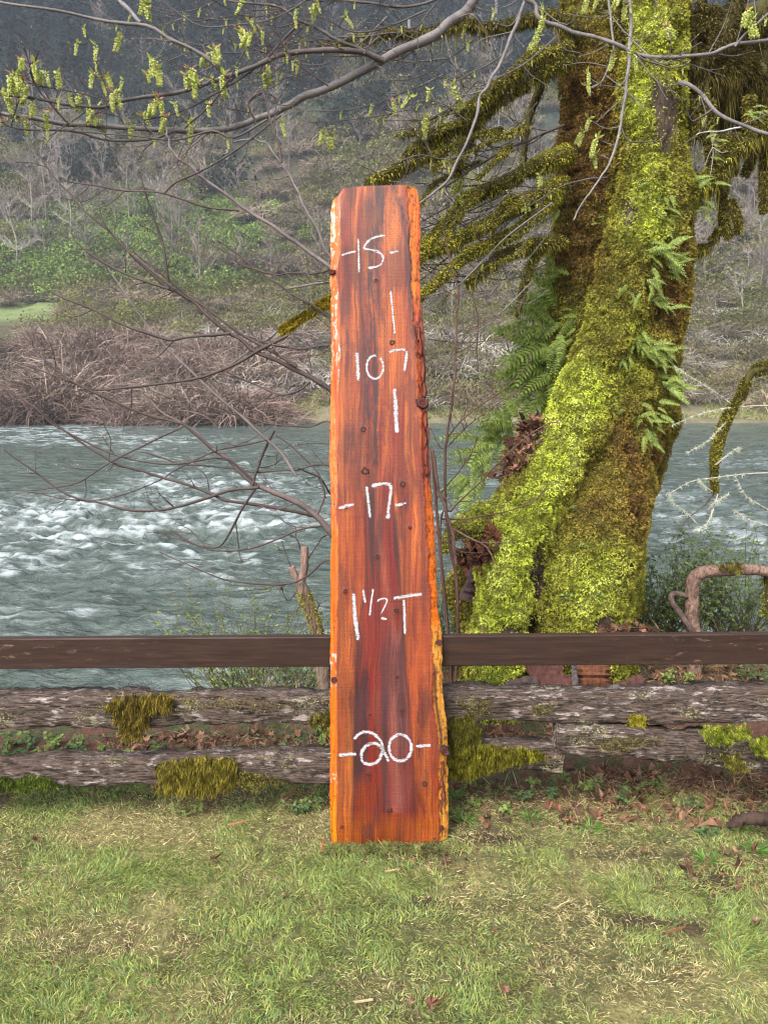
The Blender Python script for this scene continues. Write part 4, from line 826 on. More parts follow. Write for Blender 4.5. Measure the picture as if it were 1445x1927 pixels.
def limb(name, pts, r0, r1, Y0, Y1, mossd=2600, mlen=.05, col=(88, 78, 60), pal=None, hangs=1.0, parent=tree, wob=.35, label=None, mosslbl=None, n=40, extra_start=None):
    m = len(pts); Y = np.linspace(Y0, Y1, m); q = np.array([P(a, b, y) for (a, b), y in zip(pts, Y)])
    if extra_start is not None: q = np.vstack([extra_start, q])
    c = catmull(q, n); s = np.cumsum(np.r_[0, np.linalg.norm(np.diff(c, axis=0), axis=1)])
    c = c+.02*wob*np.stack([fbm(p3(s*5, k, pts[0][0]), 5) for k in range(3)], -1)*sst(0, .2, s)[:, None]
    r = np.linspace(r0, r1, n)*(1+.12*vn(p3(s*7, 1, pts[0][1]), 6)); r = r*(1.3 if mossd > 2300 and parent is tree else 1); mb = MB(); mb.tube(c, r, 8, L(*col)*.7 if not mossd else (L(88, 82, 38)*.5)); o = obj(name, mb, M_bark, parent)
    if mossd: mossd = mossd*1.8
    if mossd:
        ln = s[-1]; nb = int(mossd*ln); t = RNG.random(nb)*(n-1); i = t.astype(int).clip(0, n-2); f = (t-i)[:, None]; base = c[i]*(1-f)+c[i+1]*f; T = norm(c[i+1]-c[i])
        a = RNG.normal(size=(nb, 3)); a = norm(a-T*(a*T).sum(1)[:, None]); rr = np.interp(t, np.arange(n), r)
        cl = fbm(p3(s[i]*6+f[:, 0]*.3, a[:, 2]*1.2, r0*50), 12, 3); keep = cl > -.32; base, a, rr, cl, T = base[keep], a[keep], rr[keep], cl[keep], T[keep]; nb = len(base)
        th = .006+.020*np.clip(cl+.2, 0, 1); base = base+a*(rr+th*RNG.random(nb))[:, None]
        d = norm(a+RNG.normal(size=(nb, 3))*.8); pal_ = pal or [L(96, 96, 28), L(120, 120, 32), L(66, 60, 24)]
        cols = moss_cols(nb, pal_)*(.85+.35*a[:, 2:3])[:] if False else moss_cols(nb, pal_)
        under = np.clip(-a[:, 2], 0, 1); mb = MB(); blades(mb, base, d, mlen*(.16+.26*RNG.random(nb)+.9*hangs*(RNG.random(nb) < .16)*RNG.random(nb)*under*np.clip(.3+1.4*cl, 0, 1.5)), .0072, cols*np.clip(.8+.9*cl[:, None], .3, 1.5), 1, .3+1.3*hangs*under)
        obj('moss', mb, M_moss, o, smooth=False, kind='stuff')
    if label: o['label'] = label
    return o, c, r
GB = [L(150, 144, 50), L(124, 120, 42), L(90, 84, 36), L(168, 162, 62)]; DK = [L(94, 84, 44), L(78, 68, 38), L(116, 106, 54), L(62, 54, 34)]
LM = {}
mlen_k = .8
LM['a'] = limb('limb', [(1075, 85), (1035, 98), (1001, 106), (975, 128), (956, 145), (921, 172), (890, 195), (862, 215)], .022, .008, 4.95, 4.3, pal=GB+DK)
LM['b'] = limb('limb', [(1075, 110), (1030, 128), (991, 152), (965, 168), (941, 182), (906, 216), (875, 232), (845, 243), (795, 266), (740, 318), (690, 345)], .028, .006, 4.95, 4.1, pal=GB+DK)
LM['c'] = limb('limb', [(1070, 290), (1041, 300), (991, 322), (936, 348), (885, 372), (855, 402), (815, 441), (790, 470)], .038, .010, 4.95, 4.3, 4200, .034, pal=GB)
LM['d'] = limb('limb', [(1060, 350), (1031, 356), (971, 388), (921, 418), (860, 452), (795, 478), (750, 490)], .034, .010, 4.9, 4.2, 4200, .034, pal=GB)
LM['e'] = limb('limb', [(1050, 372), (1021, 388), (981, 428), (936, 452), (885, 474), (845, 510), (805, 544), (770, 570)], .030, .007, 4.85, 4.15, 4200, .034, pal=GB)
LM['f'] = limb('limb', [(1060, 455), (1030, 458), (981, 466), (941, 482), (906, 507), (880, 535)], .026, .007, 4.9, 4.4, 3200, .05, pal=DK+GB)
LM['g'] = limb('limb', [(1015, 470), (998, 500), (985, 545), (972, 597)], .012, .005, 4.8, 4.6, 3200, .04, pal=DK+GB)
limb('limb', [(1010, 400), (975, 375), (945, 395), (920, 430)], .018, .007, 4.8, 4.4, 2400, .05, pal=DK+GB)
limb('limb', [(1090, 60), (1040, 30), (990, 38), (930, 52), (870, 40), (800, 60), (730, 62), (660, 78), (600, 85)], .024, .006, 5.0, 4.7, 3600, .035, pal=DK+[L(128, 122, 40)], hangs=1.6)
limb('limb', [(1000, 205), (988, 260), (984, 310), (970, 345)], .03, .015, 5.4, 5.4, 800, .04, (40, 34, 28), pal=DK, extra_start=P(1030, 130, 5.2))
limb('limb', [(906, 216), (885, 250), (870, 290), (858, 330)], .014, .004, 4.5, 4.5, 2400, .06, pal=DK+GB)
limb('limb', [(845, 243), (830, 265), (800, 290), (760, 310), (700, 340)], .014, .004, 4.4, 4.2, 2000, .06, pal=DK+GB)
for k in range(12):
    x0, y0 = RNG.uniform(860, 1030), RNG.uniform(150, 470); x1, y1 = x0-RNG.uniform(60, 190), y0+RNG.uniform(20, 110)
    limb('limb', [(x0, y0), ((x0+x1)/2+RNG.normal()*14, (y0+y1)/2+RNG.uniform(-22, 18)), (x1, y1)], .008, .003, 4.6, 4.2, 1600, .022, pal=DK+GB, n=18)
# right side: limbs with hanging curtains of moss
limb('limb', [(1262, 130), (1310, 120), (1350, 80), (1380, 20), (1400, -60)], .05, .03, 5.0, 5.0, 2600, .08, (70, 60, 50), pal=DK, hangs=1.4)
LM['r'] = limb('limb', [(1262, 110), (1320, 135), (1370, 140), (1420, 165), (1470, 210), (1540, 260)], .12, .10, 5.1, 5.3, 16000, .09, pal=DK+[L(110, 100, 36)], hangs=2.2)
limb('limb', [(1270, 60), (1330, 60), (1400, 40), (1480, 20)], .08, .08, 5.3, 5.5, 14000, .09, pal=DK+[L(118, 110, 36)], hangs=2.2)
limb('limb', [(1280, 352), (1310, 345), (1335, 340), (1360, 310), (1400, 270), (1440, 245), (1480, 230)], .04, .018, 5.0, 4.9, 5000, .09, pal=DK+GB, hangs=1.6)
for k, (x0, y0, x1, y1, r) in enumerate([(1300, 200, 1302, 262, .02), (1335, 190, 1338, 330, .02), (1362, 255, 1358, 430, .022), (1385, 250, 1380, 330, .018), (1420, 240, 1400, 330, .018), (1440, 290, 1436, 400, .02), (1372, 375, 1388, 440, .012), (1358, 400, 1372, 448, .012), (1318, 160, 1315, 260, .03), (1410, 180, 1415, 260, .03), (1448, 200, 1440, 300, .03), (1352, 430, 1336, 452, .012), (1300, 470, 1335, 462, .012)]):
    limb('moss_strand', [(x0, y0), ((x0+x1)/2+6*RNG.normal(), (y0+y1)/2), (x1, y1)], r*.5, r*.2, 5.0, 5.0, 9000, .06, pal=DK+GB[:1], hangs=1.2, n=16)
for k, (a, b, c_, d_) in enumerate([(1290, 20, 1302, 110), (1318, 0, 1326, 60), (1340, 10, 1345, 110), (1170, 0, 1176, 80)]):
    limb('moss_strand', [(a, b), ((a+c_)/2, (b+d_)/2), (c_, d_)], .012, .006, 4.95, 4.95, 5000, .05, pal=DK, n=12)
limb('limb', [(1290, 95), (1340, 105), (1400, 100), (1460, 120), (1520, 140)], .07, .07, 5.4, 5.5, 15000, .10, pal=DK, hangs=2.0)
limb('limb', [(1300, 175), (1350, 190), (1400, 200), (1440, 225), (1500, 250)], .07, .05, 5.3, 5.3, 15000, .10, pal=DK+GB[:1], hangs=2.0)
# hanging mossy branch at the right edge, with pale lichen twigs
lb = limb('limb', [(1500, 640), (1470, 672), (1445, 690), (1418, 698), (1402, 722), (1392, 748), (1375, 772), (1362, 800), (1352, 835), (1345, 865), (1343, 900), (1346, 925)], .026, .008, 4.4, 4.5, 3400, .03, pal=GB+DK, hangs=.5, extra_start=np.array([P(1262, -700, 5.0), P(1420, -300, 4.7), P(1560, 300, 4.5)]), n=70)[0]
limb('twig', [(1346, 925), (1325, 950), (1300, 970), (1282, 990)], .006, .003, 4.5, 4.45, 0, parent=lb, col=(90, 80, 74), n=14)
for pts in ([(1445, 763), (1400, 765), (1350, 770), (1310, 780), (1265, 800)], [(1445, 890), (1400, 892), (1345, 898), (1300, 905), (1258, 930)], [(1390, 770), (1360, 800), (1330, 830), (1295, 850)], [(1375, 760), (1340, 735), (1300, 710), (1270, 688)], [(1445, 960), (1420, 945), (1400, 930), (1382, 895)], [(1350, 930), (1330, 985), (1305, 1000)], [(1445, 990), (1400, 975), (1380, 960)], [(1310, 985), (1290, 965), (1268, 950), (1255, 930)], [(1332, 960), (1345, 945), (1370, 930)], [(1346, 875), (1370, 855), (1390, 842)], [(1340, 925), (1322, 915), (1315, 905)]):
    o_, c_, r_ = limb('twig', pts, .0045, .0015, 4.45, 4.4, 0, parent=lb, col=(178, 172, 162), n=16)
    nb = 200; k = RNG.integers(4, 16, nb); mb = MB(); blades(mb, c_[k], norm(RNG.normal(size=(nb, 3))), .012+.014*RNG.random(nb), .0022, moss_cols(nb, [L(196, 200, 176)]), 2, .3); obj('lichen', mb, M_moss, o_, smooth=False, kind='stuff')

# ------------------------------------------------------------------ leaves, twigs and other small makers
def twig_tube(mb, a, b, r0, r1, bend=.15, col=L(92, 80, 76)*.7, n=7):
    a, b = np.array(a), np.array(b); l_ = np.linalg.norm(b-a); m = (a+b)/2+RNG.normal(size=3)*l_*bend*.5-np.array([0, 0, l_*bend*.5])
    mb.tube(catmull([a, m, b], n), np.linspace(r0, r1, n), 4, col)
def bud(mb, p, d, s=.012, col=L(170, 160, 110)*.7):
    d = norm(np.asarray(d, float)); A = norm(np.cross(d, [0.3, .5, 1])); B = np.cross(d, A); k = 5; a = np.arange(k)*2*math.pi/k
    V = [p]; V += [p+d*s*.4+(A*math.cos(q)+B*math.sin(q))*s*.28 for q in a]; V += [p+d*s]
    mb.add(V, [(0, 1+(j+1) % k, 1+j) for j in range(k)]+[(k+1, 1+j, 1+(j+1) % k) for j in range(k)], col)
def leaf_quads(mb, base, dirs, nrm, ln, wd, cols):
    """pointed oval leaves: 6-point outline folded along the midrib"""
    n = len(base); s = norm(np.cross(nrm, dirs)); ln = np.broadcast_to(ln, (n,))[:, None]; wd = np.broadcast_to(wd, (n,))[:, None]
    f = .12*wd*nrm
    V = np.stack([base, base+dirs*ln*.35+s*wd*.5+f, base+dirs*ln*.72+s*wd*.36+f, base+dirs*ln-nrm*ln*.08, base+dirs*ln*.72-s*wd*.36+f, base+dirs*ln*.35-s*wd*.5+f], 1)
    i = np.arange(n)[:, None]*6; Fc = np.concatenate([np.stack([i[:, 0], i[:, 0]+1, i[:, 0]+2, i[:, 0]+3], -1), np.stack([i[:, 0], i[:, 0]+3, i[:, 0]+4, i[:, 0]+5], -1)])
    mb.add(V.reshape(-1, 3), Fc, np.repeat(np.asarray(cols), 6, axis=0))
MAPLE = [(0, -.1), (.10, .12), (.42, .02), (.34, .22), (.55, .48), (.30, .50), (.20, .62), (.12, .90), (0, 1.05), (-.12, .90), (-.20, .62), (-.30, .50), (-.55, .48), (-.34, .22), (-.42, .02), (-.10, .12)]
def maple_leaf(mb, p, d, nrm, s, col, curl=.35):
    d = norm(d-nrm*np.dot(d, nrm)); t = np.cross(nrm, d); q = np.array(MAPLE)*s*(1+.22*RNG.normal(size=(len(MAPLE), 1)))*np.array([RNG.uniform(.5, .95), 1]); r = np.hypot(q[:, 0], q[:, 1]-.3*s)
    V = [p+t*a+d*b+nrm*(curl*rr*rr/s*(1+.9*math.sin(2.2*k+s*90))) for k, ((a, b), rr) in enumerate(zip(q, r))]; c = p+d*.3*s-nrm*.02*s
    m = len(V); mb.add(V+[c], [(k, (k+1) % m, m) for k in range(m)], col)
DEADC = [L(132, 94, 72), L(106, 72, 54), L(158, 118, 92), L(84, 58, 46), L(126, 98, 80)]
def litter(name, n, sampler, s0, s1, label, tilt=.6, curl=.5, cols=DEADC, parent=None, strands=0):
    mb = MB()
    for k in range(n):
        p, nn = sampler(); nn = norm(nn+RNG.normal(size=3)*tilt); maple_leaf(mb, p+nn*.005, RNG.normal(size=3), nn, RNG.uniform(s0, s1), cols[RNG.integers(len(cols))]*RNG.uniform(.4, .95), curl*RNG.uniform(-.6, 1.6))
    if strands:
        ps = [sampler() for _ in range(strands)]; B = np.array([p for p, _ in ps]); d = norm(RNG.normal(size=(strands, 3))*np.array([1, .5, .35])+np.array([0, 0, .15]))
        blades(mb, B, d, RNG.uniform(.04, .14, strands), .003, moss_cols(strands, [L(176, 150, 112), L(140, 108, 80), L(110, 78, 60)]), 2, .2)
    return tag(obj(name, mb, M_dead, parent, smooth=False), label, None, kind='stuff')
def ground_at(px, py):
    d = ray(px, py); o = np.array([0, 0, CAMH]); Ys = np.linspace(1.2, 8, 1400); pts = o+d*(Ys/d[1])[:, None]; bl = pts[:, 2] < ground_h(pts[:, 0], pts[:, 1]); i = int(np.argmax(bl)) if bl.any() else -1
    return pts[i]

# ------------------------------------------------------------------ overhead branches of the maple with their flower tassels
def cluster_mesh(seed, nr=3, big=1.0):
    r = np.random.default_rng(seed); mb = MB(); YG = [L(214, 218, 128), L(194, 202, 102), L(230, 232, 156), L(172, 184, 92)]
    for k in range(nr):
        a = r.random()*6.28; off_ = np.array([math.cos(a), math.sin(a), 0])*.010*big*(nr > 1); ln = (.045+.03*r.random())*big; m = 26
        for j in range(m):
            t = j/m; an = j*2.4; rad = .0085*big*(1-.55*t)*(.7+.5*r.random()); c = off_*(1+.8*t)+np.array([math.cos(an)*rad, math.sin(an)*rad, -.006-ln*t]); s = .0052*big*(.7+.6*r.random())
            V = c+np.array([(s, 0, 0), (-s, 0, 0), (0, s, 0), (0, -s, 0), (0, 0, s), (0, 0, -s)])*(.8+.4*r.random((6, 1)))
            mb.add(V, [(0, 2, 4), (2, 1, 4), (1, 3, 4), (3, 0, 4), (2, 0, 5), (1, 2, 5), (3, 1, 5), (0, 3, 5)], YG[r.integers(4)]*(.6+.35*r.random()))
    for k in range(3+nr):
        a = r.random()*6.28; d = norm(np.array([math.cos(a), math.sin(a), .9-.5*r.random()])); q = r.random()
        col = L(196, 140, 116) if q < .4 else L(178, 192, 88)
        leaf_quads(mb, np.zeros((1, 3)), d[None], norm(np.cross(d, r.normal(size=3)))[None], (.022+.02*r.random())*big, .012*big, (col*.75)[None])
    me = mb.mesh('flower_cluster', False); me.materials.append(M_flower); return me
CL = [cluster_mesh(1, 3), cluster_mesh(2, 2), cluster_mesh(3, 4), cluster_mesh(4, 1, .8), cluster_mesh(5, 2, .8)]
BRN = L(98, 88, 86)*.55; BRG = L(134, 126, 126)*.5; BRD = L(84, 68, 66)*.55
class Branch:
    def __init__(s, pts, r0, r1, Y0, Y1, col=BRN, tw=5, name='branch', start=None, twl=(40, 110), label=None, mossy=0):
        Y = np.linspace(Y0, Y1, len(pts)); q = np.array([P(a, b, y) for (a, b), y in zip(pts, Y)])
        if start is not None: q = np.vstack([start, q])
        ln = np.linalg.norm(np.diff(q, axis=0), axis=1).sum(); n = int(max(14, ln/.045)); s.c = catmull(q, n)
        sd_ = float(pts[0][0]+7*pts[0][1]); t = np.arange(n); s.c = s.c+.006*np.stack([vn(p3(t*.35, k, sd_), 5) for k in range(3)], -1)
        s.r = .78*np.linspace(r0/ppm(Y0), r1/ppm(Y1), n)*(1+.10*vn(p3(t*.9, sd_, 0), 9)); s.mb = MB(); s.col = col; s.name = name; s.label = label; s.kids = []; s.mossy = mossy
        s.mb.tube(s.c, s.r, 7, np.clip(col[None]*(1+.5*fbm(p3(t*.6, sd_, 3), 8)[:, None]), .01, 1), rough=.03)
        for k in range(tw):
            i = int(RNG.uniform(.12, .97)*(n-2)); s.twig(i, RNG.uniform(*twl)/ppm(Y0), sub=RNG.random() < .6)
    def twig(s, i, ln, sub=False):
        T = norm(s.c[i+1]-s.c[i]); sg = 1 if RNG.random() < .55 else -1; up = np.array([0, 0, 1.0]); d = norm(T*RNG.uniform(.4, 1)+sg*np.cross(T, [0, 1, 0])*RNG.uniform(.3, .9)+up*.15+RNG.normal(size=3)*.2)
        a = s.c[i]; b = a+d*ln; m = (a+b)/2+RNG.normal(size=3)*ln*.12-up*ln*.07; q = catmull([a, m, b], 9); r = min(.0035, s.r[i]*.6); s.mb.tube(q, np.linspace(r, .0013, 9), 4, s.col)
        bud(s.mb, b, d, .014, L(150, 140, 100)*.7 if RNG.random() < .5 else s.col)
        for k in range(3):
            if RNG.random() < .6: j = RNG.integers(2, 7); bud(s.mb, q[j], norm(d+RNG.normal(size=3)*.7), .008, s.col)
        if sub:
            for j in RNG.integers(2, 7, 2):
                e = q[j]+norm(d+RNG.normal(size=3)*.6)*ln*RNG.uniform(.25, .5); twig_tube(s.mb, q[j], e, .0018, .001, .2, s.col, 5); bud(s.mb, e, e-q[j], .012, L(168, 166, 100)*.7)
    def build(s, parent):
        o = obj(s.name, s.mb, M_twig, parent)
        if s.label: o['label'] = s.label
        if s.mossy:
            nb = s.mossy; t = RNG.integers(0, len(s.c)-1, nb); keep = fbm(p3(t*.25, s.c[0, 0], 0), 3) > .0; t = t[keep]; nb = len(t); a = norm(RNG.normal(size=(nb, 3))); mb = MB()
            blades(mb, s.c[t]+RNG.normal(size=(nb, 3))*.012+a*s.r[t][:, None], norm(a+np.array([0, 0, -.3])), RNG.uniform(.01, .035, nb), .003, moss_cols(nb, [L(140, 130, 50), L(104, 96, 40), L(150, 120, 70)]), 2, .6); obj('moss', mb, M_moss, o, smooth=False, kind='stuff')
        for q, sc, k in s.kids:
            c = bpy.data.objects.new('flower_cluster', CL[k]); COL.objects.link(c); c.parent = o; c.location = tuple(q); c.scale = (sc,)*3; c.rotation_euler = (RNG.normal()*.25, RNG.normal()*.25, RNG.random()*6.28)
        return o
UP = lambda *a: np.array([P(*q) for q in a])
src = UP((1130, -500, 5.15), (1020, -260, 4.9))
BR_ = [
 Branch([(905, -30), (882, 18), (845, 45), (800, 75), (745, 98), (715, 118), (640, 155), (575, 180), (530, 205), (490, 222), (430, 240), (360, 245), (240, 240), (130, 233), (60, 222), (0, 213), (-60, 205)], 12, 3.6, 4.6, 4.1, BRG, 16, start=src, mossy=500),
 Branch([(724, 112), (700, 106), (680, 98), (640, 93), (590, 95), (530, 103), (480, 125), (430, 145), (370, 165), (300, 180), (220, 195), (190, 203), (130, 196), (60, 182), (0, 175), (-50, 168)], 6.5, 2.6, 4.42, 4.0, BRN, 16),
 Branch([(330, 246), (280, 262), (200, 262), (140, 247), (60, 243), (20, 236), (0, 226), (-40, 210)], 3, 2, 4.2, 4.05, BRN, 8),
 Branch([(500, 225), (440, 258), (400, 245), (330, 262), (250, 254), (150, 248)], 2.6, 1.4, 4.2, 4.1, BRN, 5),
 Branch([(436, 152), (395, 115), (330, 78), (275, 50), (200, 38), (110, 20), (0, 5), (-60, -4)], 5, 2.2, 4.35, 4.2, BRG, 8, mossy=140),
 Branch([(268, 46), (250, 28), (225, 0), (205, -40)], 4, 5, 4.3, 4.5, BRG, 2),
 Branch([(704, 113), (680, 96), (640, 78), (600, 55), (565, 40), (525, 12), (480, 5), (430, 0), (380, -12)], 4, 2, 4.45, 4.4, BRN, 7),
 Branch([(560, 45), (535, 70), (500, 110), (455, 150), (400, 180), (345, 210), (270, 225)], 2.6, 1.4, 4.4, 4.1, BRD, 8),
 Branch([(480, 235), (470, 190), (500, 175), (530, 190)], 2.6, 1.4, 4.25, 4.2, BRD, 3),
 Branch([(236, 235), (210, 190), (190, 140), (170, 90), (160, 60)], 1.8, 1.3, 4.15, 4.1, BRD, 3),
 Branch([(132, 236), (100, 200), (70, 160), (60, 130), (75, 95)], 2.4, 1.4, 4.1, 4.0, BRD, 6),
 Branch([(225, 196), (150, 175), (60, 160)], 1.6, 1.2, 4.1, 4.0, BRD, 4),
 Branch([(350, 243), (400, 190), (440, 130), (470, 80), (500, 60)], 1.8, 1.2, 4.2, 4.1, BRD, 5),
 Branch([(620, 160), (560, 120), (520, 60), (515, 20)], 1.8, 1.2, 4.3, 4.2, BRD, 4),
 Branch([(600, -20), (560, 15), (500, 40), (440, 48), (380, 50), (330, 20), (300, -10)], 1.6, 1.4, 4.3, 4.3, BRN, 6),
 Branch([(860, -20), (800, 8), (740, 12), (690, 5), (640, 0), (590, 2), (540, -6)], 3, 2, 4.5, 4.4, BRN, 8),
 Branch([(800, 20), (740, 45), (690, 60), (640, 50), (600, 30)], 2, 1.3, 4.4, 4.3, BRN, 6),
 Branch([(760, 60), (700, 70), (640, 72), (560, 80), (500, 95), (420, 100)], 2, 1.3, 4.7, 4.6, BRN, 7),
 Branch([(985, -30), (1005, 10), (1022, 38), (1080, 62), (1130, 74), (1190, 98), (1250, 106), (1330, 100), (1380, 86), (1445, 74), (1520, 66)], 5.5, 3.4, 4.2, 4.0, BRG, 10, start=UP((1120, -400, 5.0), (1010, -200, 4.5))),
 Branch([(1380, 86), (1410, 55), (1445, 25), (1490, -10)], 3, 2.4, 4.0, 3.95, BRG, 3),
 Branch([(1190, 98), (1225, 118), (1265, 126), (1300, 115)], 2.2, 1.3, 4.1, 4.0, BRN, 2),
 Branch([(1002, -30), (988, 5), (970, 50), (950, 100), (925, 150), (905, 180), (892, 230), (868, 290), (838, 345), (800, 376), (780, 388)], 5, 2.4, 4.3, 4.0, BRG, 11, start=UP((1120, -400, 5.0), (1040, -200, 4.5))),
 Branch([(1180, -40), (1187, 30), (1184, 90), (1180, 150), (1172, 205), (1168, 240), (1152, 290), (1128, 335), (1100, 380), (1078, 415)], 5, 1.6, 4.3, 4.1, L(150, 144, 142)*.5, 6, start=UP((1150, -500, 4.95), (1170, -250, 4.6)), mossy=90),
 Branch([(1145, -10), (1150, 50), (1152, 100), (1135, 150), (1110, 165)], 3, 1.3, 4.2, 4.1, L(140, 134, 132)*.5, 5),
 Branch([(1140, 332), (1100, 340), (1060, 350), (1015, 378), (990, 392)], 2, 1.2, 4.15, 4.1, BRN, 4),
 Branch([(1285, 155), (1320, 178), (1350, 215), (1400, 237), (1445, 252), (1500, 270)], 5, 3.6, 4.7, 4.5, BRG, 4, start=UP((1262, 160, 5.0),)),
 Branch([(1340, 205), (1320, 218), (1300, 225), (1290, 200)], 2.4, 1.3, 4.6, 4.5, BRN, 1), Branch([(1410, 237), (1370, 243), (1330, 250), (1310, 254)], 2, 1.1, 4.6, 4.5, L(190, 186, 180)*.62, 1),
 Branch([(1168, 240), (1180, 262), (1205, 268), (1245, 266)], 2, 1.3, 4.4, 4.3, BRN, 0),
 Branch([(900, 150), (860, 190), (820, 215), (780, 240), (720, 250)], 2, 1.1, 4.3, 4.2, BRN, 8), Branch([(880, 230), (840, 200), (800, 190), (760, 200)], 1.6, 1.1, 4.2, 4.1, BRN, 6),
 Branch([(1060, 235), (1000, 262), (950, 280), (900, 310), (850, 345), (800, 372)], 3, 1.4, 4.7, 4.3, BRD, 12), Branch([(950, 100), (900, 130), (860, 150), (820, 145)], 1.6, 1.1, 4.3, 4.2, BRN, 6),
 Branch([(880, 290), (830, 300), (790, 290), (730, 310)], 1.6, 1.1, 4.2, 4.1, BRN, 6), Branch([(1040, 380), (960, 440), (900, 500), (850, 545), (800, 560)], 2, 1.2, 4.4, 4.2, BRG, 8),
]
for k in range(30):
    x0, y0 = RNG.uniform(800, 1060), RNG.uniform(60, 560); x1, y1 = x0-RNG.uniform(60, 260), y0+RNG.uniform(-60, 110); sg = RNG.uniform(5, 40)
    BR_.append(Branch([(x0, y0), (x0*.7+x1*.3, y0*.7+y1*.3+sg*.8), (x0*.35+x1*.65, y0*.35+y1*.65+sg), (x1, y1)], RNG.uniform(1, 2.2), 1, 4.7, 4.4, [BRN, BRG, BRD][k % 3], int(RNG.integers(3, 9)), twl=(25, 90)))
for k in range(16):
    x0, y0 = RNG.uniform(300, 860), RNG.uniform(-10, 110); x1, y1 = x0-RNG.uniform(80, 260), y0+RNG.uniform(-40, 90); sg = RNG.uniform(0, 40)
    BR_.append(Branch([(x0, y0), (x0*.7+x1*.3, y0*.7+y1*.3+sg*.8), (x0*.35+x1*.65, y0*.35+y1*.65+sg), (x1, y1)], RNG.uniform(1, 1.8), 1, 4.6, 4.4, [BRN, BRG, BRD][k % 3], int(RNG.integers(3, 9)), twl=(25, 90)))
CP = [(40,120,2),(25,150,2),(45,165,2),(66,130,0),(80,150,1),(107,148,1),(88,147,3),(16,190,1),(62,205,0),(47,235,4),(90,222,4),(130,193,1),(150,190,0),(168,215,2),(215,185,2),(190,160,1),(205,157,1),(178,150,1),(290,122,0),(298,140,0),(275,148,4),(350,152,1),(370,165,1),(395,160,1),(360,140,2),(388,112,2),(402,104,0),(410,98,4),(452,65,2),(470,72,2),(470,50,1),(492,66,4),(500,145,2),(512,150,1),(496,157,1),(420,150,0),(300,197,2),(288,205,2),(268,228,1),(245,250,1),(312,230,4),(188,232,4),(355,238,1),(360,255,4),(395,206,1),(585,28,1),(595,14,2),(555,38,3),(222,78,1),(145,90,3),(182,96,3),(158,62,3),(267,8,1),(276,18,1),(420,2,3),(455,14,3),(20,215,3),(3,185,1),(2,240,4),(110,198,3),(230,160,3),(330,205,3),(420,165,4),(605,262,2),(622,266,2),(1020,45,1),(1012,78,0),(1105,148,0),(1103,172,1),(1120,10,1),(1102,8,0),(808,180,1),(805,232,1),(802,245,0),(850,172,1),(858,188,0),(830,225,1),(892,288,1),(862,286,1),(865,345,2),(868,365,2),(863,385,1),(1107,233,1),(1095,258,0),(1123,270,0),(1120,300,1),(985,385,2),(1015,338,1),(1190,112,0),(1256,58,2),(1407,30,2),(1412,48,0),(1162,8,2),(1172,22,1),(1152,120,1),(985,392,4),(900,380,4),(875,60,3),(930,30,3),(880,90,3),(1020,20,3),(770,190,3),(740,200,4),(700,210,3),(680,75,3),(650,40,3),(560,125,3),(530,240,3),(90,250,3)]
pool = [(b, i) for b in BR_ for i in range(2, len(b.c)-2)]; pp = np.array([b.c[i] for b, i in pool]); qx, qy = proj(pp)
for a, b_, k in CP:
    j = int(np.argmin(np.hypot(qx-a, (qy-b_)+6))); br, i = pool[j]; d_ = math.hypot(qx[j]-a, qy[j]-b_); q = P(a, b_-10, pp[j][1]-.02+RNG.normal()*.03)
    if d_ > 14: twig_tube(br.mb, pp[j], q, .0026, .0018, .15, br.col)
    br.kids.append((q, RNG.uniform(.8, 1.35), k))
for br in BR_:
    for _ in range(2):
        i = int(RNG.integers(3, len(br.c)-2)); x_, y_ = proj(br.c[i])
        if 0 < x_[0] < 1445 and 0 < y_[0] < 600 and len(br.kids) < 14 and RNG.random() < .8: br.kids.append((br.c[i]-np.array([0, 0, .012]), RNG.uniform(.4, .8), 3))
    br.build(tree)

# ------------------------------------------------------------------ leafless sapling whose shoots fan out from behind the slab
sb = P(700, 1330, 3.95); sb[2] = float(ground_h(sb[0], sb[1]))
sap = empty('leafless_sapling', sb, 'leafless many stemmed sapling fanning bare shoots leftwards from behind the slab', 'sapling')
SY = 3.9
def st_(y): return np.array([sb, P(695, 1200, SY), P(682, min(1150, y+150), SY), P(652, y+38, SY)])
def sh(pts, r0, r1, tw=2, col=BRD, start=True, Y0=3.92, Y1=4.02):
    b = Branch(pts, r0*1.35, r1*1.35, Y0, Y1, col, tw+1, name='stem', start=st_(pts[0][1]) if start else None, twl=(25, 80)); b.build(sap)
sh([(620, 1003), (595, 970), (560, 945), (510, 925), (470, 905), (430, 865), (400, 845), (370, 815), (345, 800), (300, 770), (270, 740)], 8, 1.6, 3, L(112, 96, 94)*.62)
sh([(598, 972), (520, 957), (440, 945), (400, 930), (350, 910), (300, 895), (240, 880), (200, 860), (150, 830), (90, 785), (60, 760)], 3.4, 1.4, 3, start=False)
sh([(485, 915), (430, 925), (380, 940), (330, 955), (280, 961), (230, 957), (180, 945), (130, 930), (90, 905), (40, 870), (10, 845)], 3, 1.2, 3, start=False)
sh([(475, 912), (487, 880), (495, 850), (515, 810)], 3, 2.2, 0, start=False, col=BRD*.7)
sh([(487, 916), (455, 960), (430, 1010), (410, 1028), (370, 1025), (320, 998)], 2.4, 1.2, 1, start=False)
sh([(620, 1055), (580, 1085), (540, 1100), (480, 1100), (420, 1090), (360, 1065), (300, 1040)], 2.4, 1.1, 1)
sh([(612, 990), (560, 1000), (480, 1030), (400, 1035), (340, 1012), (300, 1000)], 2, 1.1, 1, start=False)
sh([(620, 875), (560, 882), (480, 887), (400, 880), (330, 870), (265, 850)], 2.2, 1.2, 1)
sh([(500, 830), (450, 840), (400, 850), (330, 885), (300, 905), (200, 940), (110, 938), (55, 925)], 1.6, 1.0, 1, start=False)
